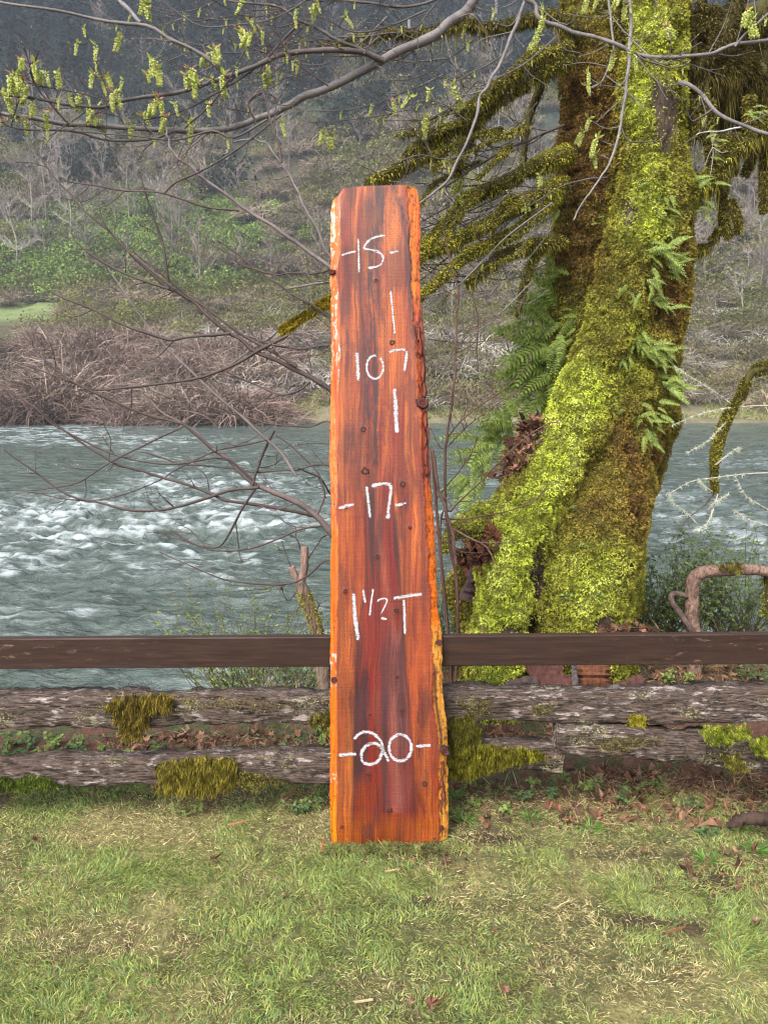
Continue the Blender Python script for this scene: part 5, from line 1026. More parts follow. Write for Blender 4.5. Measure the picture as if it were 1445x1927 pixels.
sh([(345, 805), (290, 830), (210, 870), (150, 905), (80, 920), (0, 922)], 1.6, 1.0, 1, start=False)
sh([(620, 735), (560, 697), (487, 663), (434, 627), (390, 592), (355, 562), (319, 543), (265, 495), (221, 450), (190, 418)], 5.6, 1.6, 5)
sh([(560, 692), (500, 655), (440, 618), (380, 572), (330, 540), (290, 505), (250, 470)], 2.6, 1.3, 2, start=False)
sh([(319, 543), (250, 520), (190, 490), (150, 460), (138, 448)], 2.4, 1.2, 1, start=False)
sh([(434, 627), (350, 637), (310, 637), (240, 615), (180, 585), (120, 560), (80, 540), (45, 515)], 2.6, 1.2, 2, start=False)
sh([(540, 632), (485, 660), (430, 690), (370, 710), (270, 727), (200, 733), (150, 725), (90, 702), (60, 690)], 3, 1.2, 2, start=False)
sh([(560, 895), (527, 850), (478, 804), (425, 760), (376, 715), (328, 667), (301, 640), (266, 596), (221, 530), (205, 505)], 3, 1.2, 2, start=False, col=L(120, 110, 108)*.62)
sh([(400, 845), (350, 800), (330, 793), (270, 780), (160, 730), (100, 690), (65, 655), (60, 642)], 2.8, 1.4, 2, start=False)
sh([(480, 905), (440, 870), (400, 862), (330, 875), (230, 860), (110, 805), (70, 770), (0, 730), (-30, 718)], 2, 1.2, 1, start=False)
sh([(620, 503), (575, 470), (520, 430), (470, 400), (440, 375), (370, 325), (330, 290), (318, 262), (314, 245)], 5, 1.6, 3, L(112, 100, 100)*.62)
sh([(620, 482), (585, 410), (560, 360), (545, 330), (530, 305), (500, 270), (470, 262), (440, 268)], 3.4, 1.3, 2, L(124, 112, 112)*.62)
sh([(530, 305), (520, 260), (508, 220), (495, 170)], 2, 1.2, 1, start=False)
sh([(450, 398), (380, 385), (310, 365), (240, 360), (180, 350), (120, 340)], 2, 1.1, 2, start=False)
sh([(319, 543), (310, 480), (300, 440), (275, 365), (265, 330)], 2.6, 1.4, 1, start=False, col=BRD*.6)
sh([(330, 545), (255, 482), (210, 435), (150, 385), (100, 330), (60, 270)], 2.2, 1.2, 2, start=False)
sh([(310, 365), (330, 345), (380, 320), (440, 285), (500, 240), (530, 215)], 1.8, 1.2, 2, start=False)
sh([(625, 600), (560, 560), (500, 520), (450, 480), (410, 450)], 2.4, 1.3, 2); sh([(625, 512), (580, 515), (520, 515), (470, 505), (430, 480), (400, 460)], 2.2, 1.2, 2)
sh([(625, 650), (560, 655), (500, 645), (450, 630), (400, 632), (340, 620)], 2, 1.1, 2); sh([(585, 720), (560, 735), (520, 740), (470, 720), (420, 695)], 2, 1.2, 1, start=False)
sh([(622, 795), (570, 803), (500, 795), (440, 780), (380, 765)], 2, 1.2, 1); sh([(560, 880), (600, 900), (622, 930)], 1.6, 1.6, 0, start=False); sh([(595, 970), (610, 930), (600, 890), (560, 850), (520, 820)], 1.8, 1.1, 1, start=False)
# mossy branch reaching in from behind the slab on the left
mo, mc_, mr_ = limb('stem', [(650, 560), (625, 562), (600, 575), (575, 590), (550, 605), (525, 622)], .013, .006, 3.95, 4.0, 9000, .03, pal=[L(176, 160, 40), L(140, 124, 34), L(110, 92, 34)], hangs=1.0, parent=sap, n=24, extra_start=np.array([sb, P(695, 1200, SY), P(690, 800, SY)]))
sh([(525, 622), (500, 640), (480, 655), (430, 690)], 2.2, 1.3, 1, start=False, col=BRG); sh([(640, 530), (600, 533), (560, 540), (520, 545)], 2.6, 1.4, 2, start=False, col=BRG)
# reddish upright stems right of the slab
sp2 = P(856, 1260, 4.3); sp2[2] = float(ground_h(sp2[0], sp2[1]))
sap2 = empty('reddish_sapling', sp2, 'thin reddish leafless sapling between the slab and the mossy trunk', 'sapling')
RD = L(108, 78, 70)*.62
def s2(pts, r0, r1, tw=3, start=False, col=RD): Branch(pts, r0, r1, 4.3, 4.2, col, tw, name='stem', start=np.array([sp2]) if start else None, twl=(30, 90)).build(sap2)
s2([(862, 1120), (850, 1040), (838, 960), (838, 860), (840, 820), (850, 760), (855, 700), (858, 640), (862, 560), (850, 500), (835, 430)], 4.5, 1.4, 5, True)
s2([(838, 830), (870, 790), (930, 745), (980, 700), (1000, 660)], 2, 1, 4); s2([(800, 745), (830, 700), (870, 640), (920, 610), (960, 570), (1000, 530)], 2.2, 1.2, 4, col=BRG); s2([(840, 840), (880, 800), (950, 750), (990, 720)], 1.8, 1, 3)
s2([(828, 1000), (850, 960), (880, 930), (930, 880), (1000, 815), (1050, 790)], 2.4, 1.3, 2, True); s2([(830, 975), (880, 975), (950, 965), (1000, 945), (1035, 905)], 2.4, 1.2, 2); s2([(835, 985), (880, 1010), (920, 1035), (935, 1090), (925, 1150), (905, 1190)], 2.6, 2.2, 1, col=L(150, 118, 104)*.62)
s2([(815, 870), (825, 920), (845, 980), (860, 1060)], 4, 4, 2, True); s2([(820, 940), (850, 900), (880, 860), (905, 820)], 1.8, 1, 3); s2([(820, 1000), (850, 1030), (880, 1040), (900, 1020)], 1.6, 1, 1); s2([(900, 700), (895, 660), (900, 600), (890, 560)], 1.6, 1, 2); s2([(805, 640), (870, 645), (930, 640), (975, 625)], 1.6, 1, 2)
# mossy cut stump with sprouts, left of the slab
sm = P(602, 1300, 4.0); sm[2] = float(ground_h(sm[0], sm[1])); stp = empty('mossy_stump', sm, 'small forked cut stump with yellow moss standing just left of the slab', 'stump')
o_, c_, r_ = limb('trunk', [(612, 1300), (600, 1200), (585, 1150), (572, 1110), (564, 1095)], .040, .028, 3.98, 4.0, 0, parent=stp, col=(130, 110, 98), n=20)
nb = 2600; t = RNG.integers(0, 14, nb); a = norm(RNG.normal(size=(nb, 3))); mb = MB(); blades(mb, c_[t]+(c_[t+1]-c_[t])*RNG.random((nb, 1))+a*np.array([1, 1, .2])*.034, a, RNG.uniform(.008, .02, nb), .005, moss_cols(nb, [L(170, 158, 34), L(136, 128, 30), L(96, 90, 26)]), 1, .2); obj('moss', mb, M_moss, o_, smooth=False, kind='stuff')
limb('limb', [(566, 1098), (573, 1065), (574, 1028)], .022, .020, 4.0, 4.0, 0, parent=stp, col=(146, 120, 108), n=10); limb('limb', [(566, 1100), (556, 1085), (548, 1067)], .020, .019, 4.0, 4.0, 0, parent=stp, col=(146, 120, 108), n=8)
for q in ([(560, 1085), (545, 1060), (530, 1018)], [(570, 1050), (560, 1020), (555, 990)], [(560, 1110), (545, 1130), (525, 1100)], [(575, 1060), (600, 1020), (622, 1005)], [(560, 1095), (510, 1105), (450, 1110)], [(590, 1160), (600, 1140), (615, 1130)]): Branch(q, 1.8, 1, 4.0, 4.0, BRD, 1, name='twig', twl=(15, 40)).build(stp)

# ------------------------------------------------------------------ bent tree at the right, behind the fence
bt = P(1305, 1290, 4.6); bt[2] = float(ground_h(bt[0], bt[1])); bent = empty('bent_tree', bt, 'small bare tree bent sharply to the right behind the fence, moss cushion on its bend', 'tree')
o_, c_, r_ = limb('trunk', [(1308, 1330), (1306, 1200), (1303, 1150), (1302, 1110), (1312, 1084), (1340, 1072), (1390, 1070), (1440, 1078), (1500, 1092)], .050, .030, 4.6, 4.55, 0, parent=bent, col=(128, 102, 90), n=60, wob=1.2)
o_.data.materials[0] = M_bark2
moss_patch(o_, [(1346, 1062), (1362, 1052), (1385, 1054), (1398, 1066), (1390, 1074), (1350, 1070)], 1500, 4.53, ln=.014, lump=.03)
limb('limb', [(1304, 1190), (1285, 1165), (1264, 1135), (1262, 1120), (1275, 1117), (1300, 1124)], .022, .018, 4.56, 4.58, 0, parent=bent, col=(96, 80, 72), n=24)
limb('limb', [(1440, 1080), (1444, 1120), (1442, 1160)], .02, .02, 4.62, 4.62, 900, parent=bent, col=(84, 70, 66), n=12)

# ------------------------------------------------------------------ licorice ferns on the trunk
def frond_mesh(seed):
    r = np.random.default_rng(seed); mb = MB(); n = 15; t = np.linspace(0, 1, n+1); X = t; Z = -.28*t**2.2+.08*np.sin(t*3)*1; Yy = .05*np.sin(t*2.4+seed)
    c = np.stack([X, Yy, Z], -1); g = L(146, 166, 78)*.66; mb.tube(c, np.linspace(.008, .002, n+1), 3, L(120, 130, 70)*.6)
    for k in range(2, n+1):
        ln = .18*math.sin(math.pi*min(1, (.12+t[k]*.93)))**.75*(1.05-.25*t[k])+.012
        for sgn in (-1, 1):
            d = norm(np.array([.42, sgn*1.0, -.18+.1*r.normal()])); w = .058; T = np.array([1, 0, 0]); p = c[k]; q = p+d*ln
            q[2] -= .10*ln; V = [p-T*w*.5, p+T*w*.5, p+d*ln*.55+T*w*.42, q+T*.004, p+d*ln*.55-T*w*.42]
            mb.add(V, [(0, 1, 2, 4)], g*(.5+.9*r.random())); mb.add([V[4], V[2], V[3]], [(0, 1, 2)], g*(.8+.5*r.random()))
    me = mb.mesh('frond', False); me.materials.append(M_leafy); return me
FR_ = [frond_mesh(k) for k in range(4)]
def frond(root, p, d, up, ln, me, tint=1):
    x = norm(np.array(d, float)); z = norm(np.array(up, float)-x*np.dot(up, x)); y = np.cross(z, x)
    o = bpy.data.objects.new('frond', me); COL.objects.link(o); o.parent = root
    M = Matrix(((x[0]*ln, y[0]*ln, z[0]*ln, p[0]-root.location[0]), (x[1]*ln, y[1]*ln, z[1]*ln, p[1]-root.location[1]), (x[2]*ln, y[2]*ln, z[2]*ln, p[2]-root.location[2]), (0, 0, 0, 1))); o.matrix_local = M
FERN = [  # px, py, direction right, direction up, length px, fronds, what it is beside
 (1052,520,-1,.1,52,4,'small fern highest on the left edge of the trunk under the brown moss'),(1046,556,-1,-.1,66,5,'fern on the left edge of the trunk just above the large fern fan'),
 (1040,600,-1,.15,88,6,'upper part of the large fern fan on the left of the trunk'),(1034,640,-1,-.05,104,7,'widest fern of the fan on the left of the trunk'),(1030,678,-1,-.3,96,7,'fern drooping low from the middle of the left fan'),
 (1022,722,-1,-.35,92,6,'lowest fern of the fan above the brown leaf litter'),(1062,650,-.5,-.5,60,5,'fern in front of the fan lying against the moss'),(1075,600,-.4,-.3,46,4,'short fern on the trunk face between the two stems'),
 (962,800,-1,.05,86,7,'fern on the root shelf left of the leaf litter'),(940,822,-1,-.25,92,7,'broad fern hanging over the river left of the roots'),(915,860,-.8,-.8,70,6,'darker fern hanging lowest left of the roots'),(880,900,-.5,-1,60,5,'dark drooping fern closest to the slab'),
 (1028,318,-1,.3,34,3,'tiny fern on the mossy limb left of the trunk'),(1042,395,-1,-.1,42,4,'thin pale fern on the left edge below the mossy limbs'),(1060,160,-.8,.4,30,2,'little fern high on the left stem'),
 (1222,348,.5,.1,42,4,'fern at the top of the ferns on the right stem'),(1240,372,.6,-.6,40,3,'fern drooping just under the topmost right fern'),(1205,385,-.5,-.7,32,3,'small fern left of the bark patch on the right stem'),(1244,410,.7,-.4,36,3,'small fern above the bright fern spray'),
 (1222,480,.8,-.2,66,5,'bright fern spray in the middle of the right stem'),(1250,505,1,-.15,58,5,'bright fern reaching right past the trunk edge'),(1212,520,.2,-1,52,5,'fern drooping below the bright spray'),(1190,548,-.3,-.8,38,4,'small fern under the drooping one on the right stem'),
 (1232,575,.8,-.4,50,4,'fern on the right stem level with the top of the left fan'),(1196,640,.2,-.3,58,6,'bushy fern in the middle right of the trunk'),(1222,668,.8,-.4,56,5,'fern right of the bushy middle fern'),(1176,665,-.3,-.7,40,4,'fern left of the bushy middle fern'),
 (1236,690,1,.15,52,4,'fern frond spray sticking out right above the far bank'),(1240,722,1,-.15,64,4,'long pale fern reaching right over the river edge'),(1212,776,.5,-.3,52,6,'blue green fern above the brown moss of the lower trunk'),(1208,806,.3,-.9,50,5,'blue green fern drooping lowest on the right of the trunk'),(1196,790,-.4,-.2,34,3,'small fern beside the blue green ones'),
 (1310,352,1,.15,48,4,'fern on the short mossy limb right of the trunk'),(1306,398,1,-.1,42,3,'faint fern on the right edge of the trunk below the limb'),(1330,272,1,.2,36,3,'small fern in the hanging moss on the right'),(1408,205,.6,-.4,44,3,'fern among the moss curtains at the right'),(1110,424,.3,.3,20,2,'tiny fern on the brown moss of the left stem')]
for a, b, dx, dz, lp, nf, lab in FERN:
    p, nn = hit(a, b); r = empty('fern', p, lab, 'fern', 'ferns growing on the mossy trunk'); Lm = lp/ppm(p[1], b)*(.82 if a > 1150 else 1.12)
    nf = int(nf*2)
    for k in range(nf):
        an = (k-(nf-1)/2)*.2+RNG.normal()*.2; c_, s_ = math.cos(an), math.sin(an); ddx, ddz = dx*c_-dz*s_, dx*s_+dz*c_
        d = norm(np.array([ddx, 0, ddz])*1.0+nn*.35+np.array([0, -.25+RNG.normal()*.2, 0])); frond(r, p+RNG.normal(size=3)*.035+nn*.01, d, np.array([.15*RNG.normal(), -.9, .75]), Lm*RNG.uniform(.5, 1.1), FR_[RNG.integers(4)])

# ------------------------------------------------------------------ small herbs and shrubs near the fence
def herb(px, py, h, n, leaf, col, label, name='herb', cat='plant', group=None, Y=None, spread=.5, base=None, world=None, stemc=L(110, 100, 70)*.6, wid=.6, nst=None):
    p = world if world is not None else (ground_at(px, py) if Y is None else P(px, py, Y)); r = empty(name, p, label, cat, group); mb = MB(); ms = MB(); nst = nst or min(60, max(3, n//12))
    B, D, Nn = [], [], []
    for k in range(nst):
        a = RNG.random()*6.28; d = norm(np.array([math.cos(a)*spread, math.sin(a)*spread*.7, 1])); e = p+d*h*RNG.uniform(.55, 1.05)+np.array([0, 0, -.05*h]); q = catmull([p+RNG.normal(size=3)*np.array([.02, .02, 0]), (p+e)/2+RNG.normal(size=3)*h*.08, e], 9)
        ms.tube(q, np.linspace(.0028, .001, 9), 4, stemc)
        for j in range(max(2, n//nst)):
            t = RNG.uniform(.25, 1); i = int(t*8); B.append(q[i]); u = RNG.normal(size=3)*np.array([1, 1, .4]); D.append(u); Nn.append(np.array([0, -.35, 1])+RNG.normal(size=3)*.35)
    B, D, Nn = np.array(B), norm(np.array(D)), norm(np.array(Nn)); D = norm(D-Nn*(D*Nn).sum(1)[:, None]); m = len(B)
    leaf_quads(mb, B, D, Nn, leaf*RNG.uniform(.6, 1.2, m), leaf*wid, np.asarray(col)[None]*RNG.uniform(.55, 1.15, (m, 1)))
    obj('stem', ms, M_twig, r); tag(obj('foliage', mb, M_leafy, r, smooth=False), kind='stuff'); return r
g1, g2, g3 = L(122, 148, 78)*.6, L(100, 130, 76)*.6, L(150, 170, 86)*.6
for k, (a, b, h, n, lf, c, lab) in enumerate([
 (1240, 1230, .95, 1500, .03, g2, 'leafy green shrub right beside the base of the mossy trunk'), (1290, 1235, 1.0, 1500, .028, g1, 'green shrub behind the upright bent tree'), (1345, 1240, .6, 800, .026, g1, 'low green shrub under the arch of the bent tree'), (1400, 1235, .9, 1100, .028, g2, 'green shrub behind the arch near the right edge'), (1450, 1235, 1.15, 1300, .03, g1, 'tall green shrub at the right edge over the river'), (1255, 1245, .6, 700, .024, g1, 'pale low shrub between trunk and bent tree'),
 (415, 1330, .95, 900, .024, g3, 'fresh green shrub rising over the brown rail on the left'), (470, 1330, 1.02, 900, .024, g1, 'green shrub just left of the mossy stump'), (345, 1330, .7, 500, .022, g1, 'low green shrub seen under the brown rail left'), (560, 1330, .6, 600, .022, g1, 'small green shrub at the foot of the stump'), (860, 1290, .95, 1300, .024, g2*.85, 'dark green shrub between slab and trunk base'), (890, 1290, .6, 700, .024, g2*.8, 'dark low shrub at the left foot of the trunk'), (205, 1330, .5, 260, .024, g1, 'thin weed standing before the water under the left rail'), (95, 1330, .45, 240, .03, g1, 'leafy weed near the left edge behind the weathered rail')]):
    herb(a, b, h, n, lf, c, lab, 'shrub', 'shrub', None, world=(lambda q: np.array([q[0], q[1]+.35, float(ground_h(q[0], q[1]+.35))]))(ground_at(a, b)), spread=.65, wid=.55)
for k in range(16):
    a = [10, 45, 80, 115, 150, 180, 30, 65, 100, 135, 560, 600, 520, 610, 250, 300][k]; b = [1425, 1428, 1424, 1428, 1424, 1426, 1405, 1408, 1404, 1410, 1425, 1400, 1420, 1385, 1426, 1424][k]
    herb(a, b, .10+.04*RNG.random(), 26, .034, [g1, g2, g3][k % 3], 'low green weed between the left rails, '+['at the very left edge', 'beside the leftmost weed', 'right of the first two in front', 'in the middle of the left patch', 'before the moss beard in the left patch', 'nearest under the hanging moss tuft', 'behind at the far left', 'behind the second front weed', 'behind the middle of the left patch', 'behind the right of the left patch', 'right of the bright grass tuft', 'high up close to the slab', 'just right of the grass tuft, low', 'highest against the slab', 'in the litter under the moss beard', 'in the litter left of the grass tuft'][k], 'weed', 'weed', 'weeds between the left rails', spread=1)
for k, (a, b) in enumerate([(1130, 1500), (1165, 1512), (1110, 1490), (1190, 1495), (1030, 1500), (1010, 1480), (1060, 1470), (985, 1505), (900, 1520), (1240, 1480), (1300, 1520), (1400, 1560), (590, 1520), (560, 1530), (355, 1535), (210, 1500), (1330, 1570), (960, 1530)]):
    herb(a, b, .07+.05*RNG.random(), 24, .028, [g1, g2, g3][k % 3], 'small leafy weed '+['below the middle of the broken timber, left plant', 'below the middle of the broken timber, right plant', 'tucked under the left end of the broken timber', 'right of the pair under the broken timber', 'below the joint of mossy rail and broken timber', 'under the right end of the short mossy rail', 'high against the end of the short mossy rail', 'in the grass below the short mossy rail', 'in the grass right of the slab foot', 'in dry grass under the right half of the timber', 'in the dead leaves under the moss pillow', 'beside the dark log at the right', 'close left of the slab foot', 'second one left of the slab foot', 'under the moss covered lowest rail', 'under the left part of the lowest rail', 'left below the dark log in the lawn', 'beside the two orange brown leaves'][k], 'weed', 'weed', 'weeds along the foot of the fence', spread=1.1)
for k, (a, b, lab) in enumerate([(1110, 1105, 'round leaved herb lowest on the trunk'), (1100, 1030, 'round leaved herb in the middle of the trunk base'), (1065, 1125, 'round leaved herb left of the bark strip'), (1130, 1120, 'round leaved herb right of the lowest one'), (1165, 905, 'small herb on the brown moss of the trunk'), (1075, 960, 'small dark herb on the lower trunk')]):
    q, nn = hit(a, b); herb(a, b, .05, 22, .026, g3*(1.1 if k < 4 else .7), lab, 'herb', 'plant', world=q, wid=.9, spread=1.4)
herb(1250, 1290, .14, 60, .03, g3, 'bright green weed patch behind the right rail', 'weed', 'weed'); herb(1290, 1285, .1, 40, .028, g3, 'second bright weed right of the bright patch behind the rail', 'weed', 'weed'); herb(1400, 1285, .2, 90, .02, g2, 'feathery green plant behind the right rail near the edge', 'weed', 'weed'); herb(1430, 1290, .16, 70, .02, g2, 'feathery green plant at the right edge behind the rail', 'weed', 'weed')
def tuft(px, py, n, h, col, label, name='grass_tuft', w=.004, grp=None, spread=.5):
    p = ground_at(px, py); mb = MB(); a = RNG.random(n)*6.28; B = p+np.stack([np.cos(a), np.sin(a), 0*a], -1)*RNG.random((n, 1))*.03; d = norm(np.stack([np.cos(a)*spread, np.sin(a)*spread, np.ones(n)], -1)+RNG.normal(size=(n, 3))*.2)
    blades(mb, B, d, h*RNG.uniform(.5, 1.1, n), w, moss_cols(n, col), 4, .5*RNG.random(n)+.2); o = obj(name, mb, M_grass, None, smooth=False); return tag(o, label, 'grass tuft', grp)
GG = [L(104, 160, 62)*.62, L(84, 136, 52)*.62, L(140, 176, 84)*.62]; ST = [L(190, 168, 120)*.62, L(150, 126, 90)*.62, L(120, 96, 70)*.62]
tuft(432, 1428, 150, .12, GG, 'bright green grass tuft behind the lowest left rail', spread=.9)
for a, b, lab in ((1000, 1540, 'pale green grass tuft in front of the short mossy rail'), (1110, 1560, 'long bladed grass tuft right of the slab near the litter'), (875, 1545, 'dense grass tuft at the right foot of the slab'), (855, 1500, 'grass tuft against the mossy rail beside the slab'), (1330, 1620, 'grass tuft in the right part of the lawn below the dark log'), (1420, 1600, 'grass tuft at the right edge below the dark log')): tuft(a, b, 70, .10, GG, lab, spread=1.0)
# dry stalks behind the left rails and at the right
for k, (a, b, n, h) in enumerate([(560, 1330, 60, .5), (480, 1330, 40, .5), (520, 1335, 50, .42), (240, 1330, 26, .5), (20, 1330, 20, .55), (1370, 1260, 40, .6), (1320, 1265, 30, .6)]):
    tuft(a, b, n, h, ST, 'dry brown stalks standing on the river bank behind the fence', 'dry_stalks', .0035, 'dry stalks on the bank', spread=.7)

# ------------------------------------------------------------------ leaf litter
def gs(x0, x1, y0, y1):
    def f():
        p = ground_at(RNG.uniform(x0, x1), RNG.uniform(y0, y1)); return p, np.array([0, 0, 1.0])
    return f
litter('leaf_litter', 330, gs(190, 640, 1382, 1430), .03, .06, 'brown leaf litter between the weathered rails left of the slab', strands=500)
litter('leaf_litter', 160, gs(840, 1060, 1372, 1408), .03, .07, 'brown leaf litter behind the short mossy rail', strands=120)
litter('leaf_litter', 480, gs(1050, 1445, 1450, 1560), .03, .07, 'brown leaves and dry grass under the broken timber', strands=2600)
litter('leaf_litter', 90, gs(850, 1100, 1475, 1560), .025, .05, 'scattered brown leaves at the foot of the short mossy rail', strands=200)
litter('leaf_litter', 320, gs(940, 1445, 1255, 1300), .035, .07, 'brown leaves on the bank at the foot of the big tree', strands=250)
litter('leaf_litter', 70, gs(1280, 1445, 1600, 1680), .02, .05, 'broken brown leaves in the lawn at the right', strands=120)
litter('leaf_litter', 60, gs(720, 900, 1580, 1640), .012, .03, 'crumbled leaves on the soil before the slab', strands=200)
def ts(cx, cy, rx, ry, fb=4.75):
    def f():
        a = RNG.random()*6.28; q = math.sqrt(RNG.random()); x_, y_ = cx+rx*q*math.cos(a)-(ry*q*math.sin(a))*.55, cy+ry*q*math.sin(a); p, nn = hit(x_, y_, fb); return p+nn*.03*RNG.random(), norm(nn+np.array([0, 0, .5]))
    return f
litter('leaf_litter', 300, ts(985, 845, 26, 58), .05, .09, 'brown leaf litter piled on the root shelf between ferns and bright moss', tilt=.9, strands=160)
litter('leaf_litter', 170, ts(905, 1035, 36, 36, 4.55), .05, .09, 'clump of reddish dead leaves caught beside the left root', tilt=1.0, cols=[L(140, 88, 66), L(112, 68, 52), L(90, 54, 44)], strands=60)
litter('leaf_litter', 40, ts(1180, 1185, 60, 10, 4.5), .04, .08, 'dead leaves against the foot of the mossy trunk', strands=60)
for k, (a, b, s_, c, lab) in enumerate([(172, 1500, .05, (170, 120, 100), 'pinkish dead leaf under the left end of the lowest rail'), (75, 1586, .04, (140, 92, 72), 'dull dead leaf in the grass at the left'), (525, 1515, .07, (176, 128, 106), 'curled dead leaf in front of the rail left of the slab'), (288, 1500, .05, (100, 62, 48), 'dark dead leaf below the moss covered rail'), (395, 1630, .05, (96, 72, 56), 'withered leaf lying in the left half of the lawn'), (1032, 1534, .06, (170, 104, 76), 'orange brown leaf right of the slab near the fence'), (1055, 1536, .06, (160, 92, 66), 'second orange brown leaf beside the first one near the fence'), (1238, 1678, .035, (120, 72, 58), 'small brown leaf in the right half of the lawn'), (1422, 1738, .05, (196, 168, 128), 'pale tan leaf at the right edge of the lawn'), (958, 1876, .045, (176, 112, 104), 'pink brown leaf near the bottom centre of the lawn'), (800, 1908, .08, (120, 60, 48), 'dark red leaf at the very bottom below the slab'), (770, 1905, .035, (186, 150, 120), 'small pale leaf left of the dark red one at the bottom'), (1210, 1615, .04, (150, 110, 80), 'small tan leaf right of centre in the lawn'), (935, 1757, .03, (140, 84, 60), 'tiny orange leaf in the middle of the lawn')]):
    p = ground_at(a, b); p[2] += .026; mb = MB(); maple_leaf(mb, p, RNG.normal(size=3), norm(np.array([RNG.normal()*.3, -.5, 1])), s_*.85, (L(*c)+L(126, 104, 78))*.33, 1.3); tag(obj('fallen_leaf', mb, M_dead, None, smooth=False), lab, 'leaf', 'dead leaves on the lawn')
for k, (a, b, dx, dy, w, c, lab) in enumerate([(447, 1562, 18, 3, .006, (206, 140, 96), 'orange wood splinter in the grass left of the slab'), (607, 1602, 4, 14, .005, (190, 110, 76), 'reddish wood splinter at the left foot of the slab'), (685, 1901, 17, 1, .007, (206, 180, 140), 'pale wood chip near the bottom of the lawn'), (738, 1652, 14, 1, .006, (206, 170, 130), 'pale wood chip below the slab'), (1270, 1766, 18, 5, .008, (140, 92, 66), 'brown bark chip in the right half of the lawn')]):
    p, q = ground_at(a-dx, b+dy), ground_at(a+dx, b-dy); p[2] += .03; q[2] += .034; mb = MB(); t_ = norm(np.cross(q-p, [0, 0, 1]))*w; u_ = np.array([0, 0, .004]); mb.add([p-t_*.3, p+t_*.6, q+t_*.2, q-t_*.7, p-t_*.3+u_, p+t_*.6+u_, q+t_*.2+u_, q-t_*.7+u_], [(0, 3, 2, 1), (4, 5, 6, 7), (0, 1, 5, 4), (1, 2, 6, 5), (2, 3, 7, 6), (3, 0, 4, 7)], L(*c)*.62); tag(obj('wood_chip', mb, M_dead, None, smooth=False), lab, 'wood chip', 'wood chips on the lawn')
# slabs of bark and cut wood behind the rail
def plank_piece(name, q0, q1, w, th, col, lab, cat, mat=None):
    p, q = P(*q0), P(*q1); ax = norm(q-p); s_ = norm(np.cross(ax, np.array([0, -1, .35]))); nn_ = np.cross(s_, ax); n_ = 14; mb = MB(); rows = []
    for t in np.linspace(0, 1, n_):
        c = p+(q-p)*t; ww = w*(1+.12*RNG.normal()); h_ = th*(1+.25*RNG.normal()); rows.append(np.array([c-s_*ww, c-s_*ww*.6+nn_*h_, c+nn_*h_*1.3, c+s_*ww*.6+nn_*h_, c+s_*ww, c-nn_*h_*.3]))
    V = np.array(rows); i = np.arange(n_-1)[:, None]*6; j = np.arange(6)[None]; mb.add(V.reshape(-1, 3), np.stack([i+j, i+(j+1) % 6, i+6+(j+1) % 6, i+6+j], -1).reshape(-1, 4), L(*col)*.62); mb.add(V[0], [tuple(range(6))], L(*col)*.62); mb.add(V[-1], [tuple(range(6))[::-1]], L(*col)*.62)
    return tag(obj(name, mb, mat or M_bark, None, smooth=False), lab, cat)
plank_piece('bark_slab', (1052, 1306, 4.0), (1014, 1240, 4.2), .10, .02, (96, 60, 54), 'thick reddish bark slab leaning at the foot of the big tree', 'bark')
plank_piece('wood_block', (1115, 1312, 4.08), (1112, 1245, 4.16), .11, .04, (112, 68, 46), 'brown cut wood block right of the reddish bark slab', 'wood block')
plank_piece('grey_stick', (1083, 1300, 3.98), (1080, 1250, 4.05), .018, .01, (92, 86, 88), 'grey split stick standing between bark slab and wood block', 'stick')
plank_piece('bark_slab', (1160, 1300, 4.05), (1205, 1284, 4.15), .05, .02, (92, 60, 54), 'flat reddish bark piece lying right of the wood block', 'bark')
plank_piece('bark_slab', (950, 1296, 4.0), (1010, 1284, 4.05), .04, .02, (92, 76, 72), 'dark bark piece lying left of the leaning bark slab', 'bark')
plank_piece('broken_wood', (878, 1130, 4.55), (900, 1052, 4.6), .045, .03, (88, 66, 66), 'broken purplish wood snag below the reddish leaf clump', 'wood')
plank_piece('bark_slab', (1105, 1396, 3.5), (1085, 1390, 3.55), .05, .02, (104, 66, 60), 'small bark piece behind the gap between the right rails', 'bark')

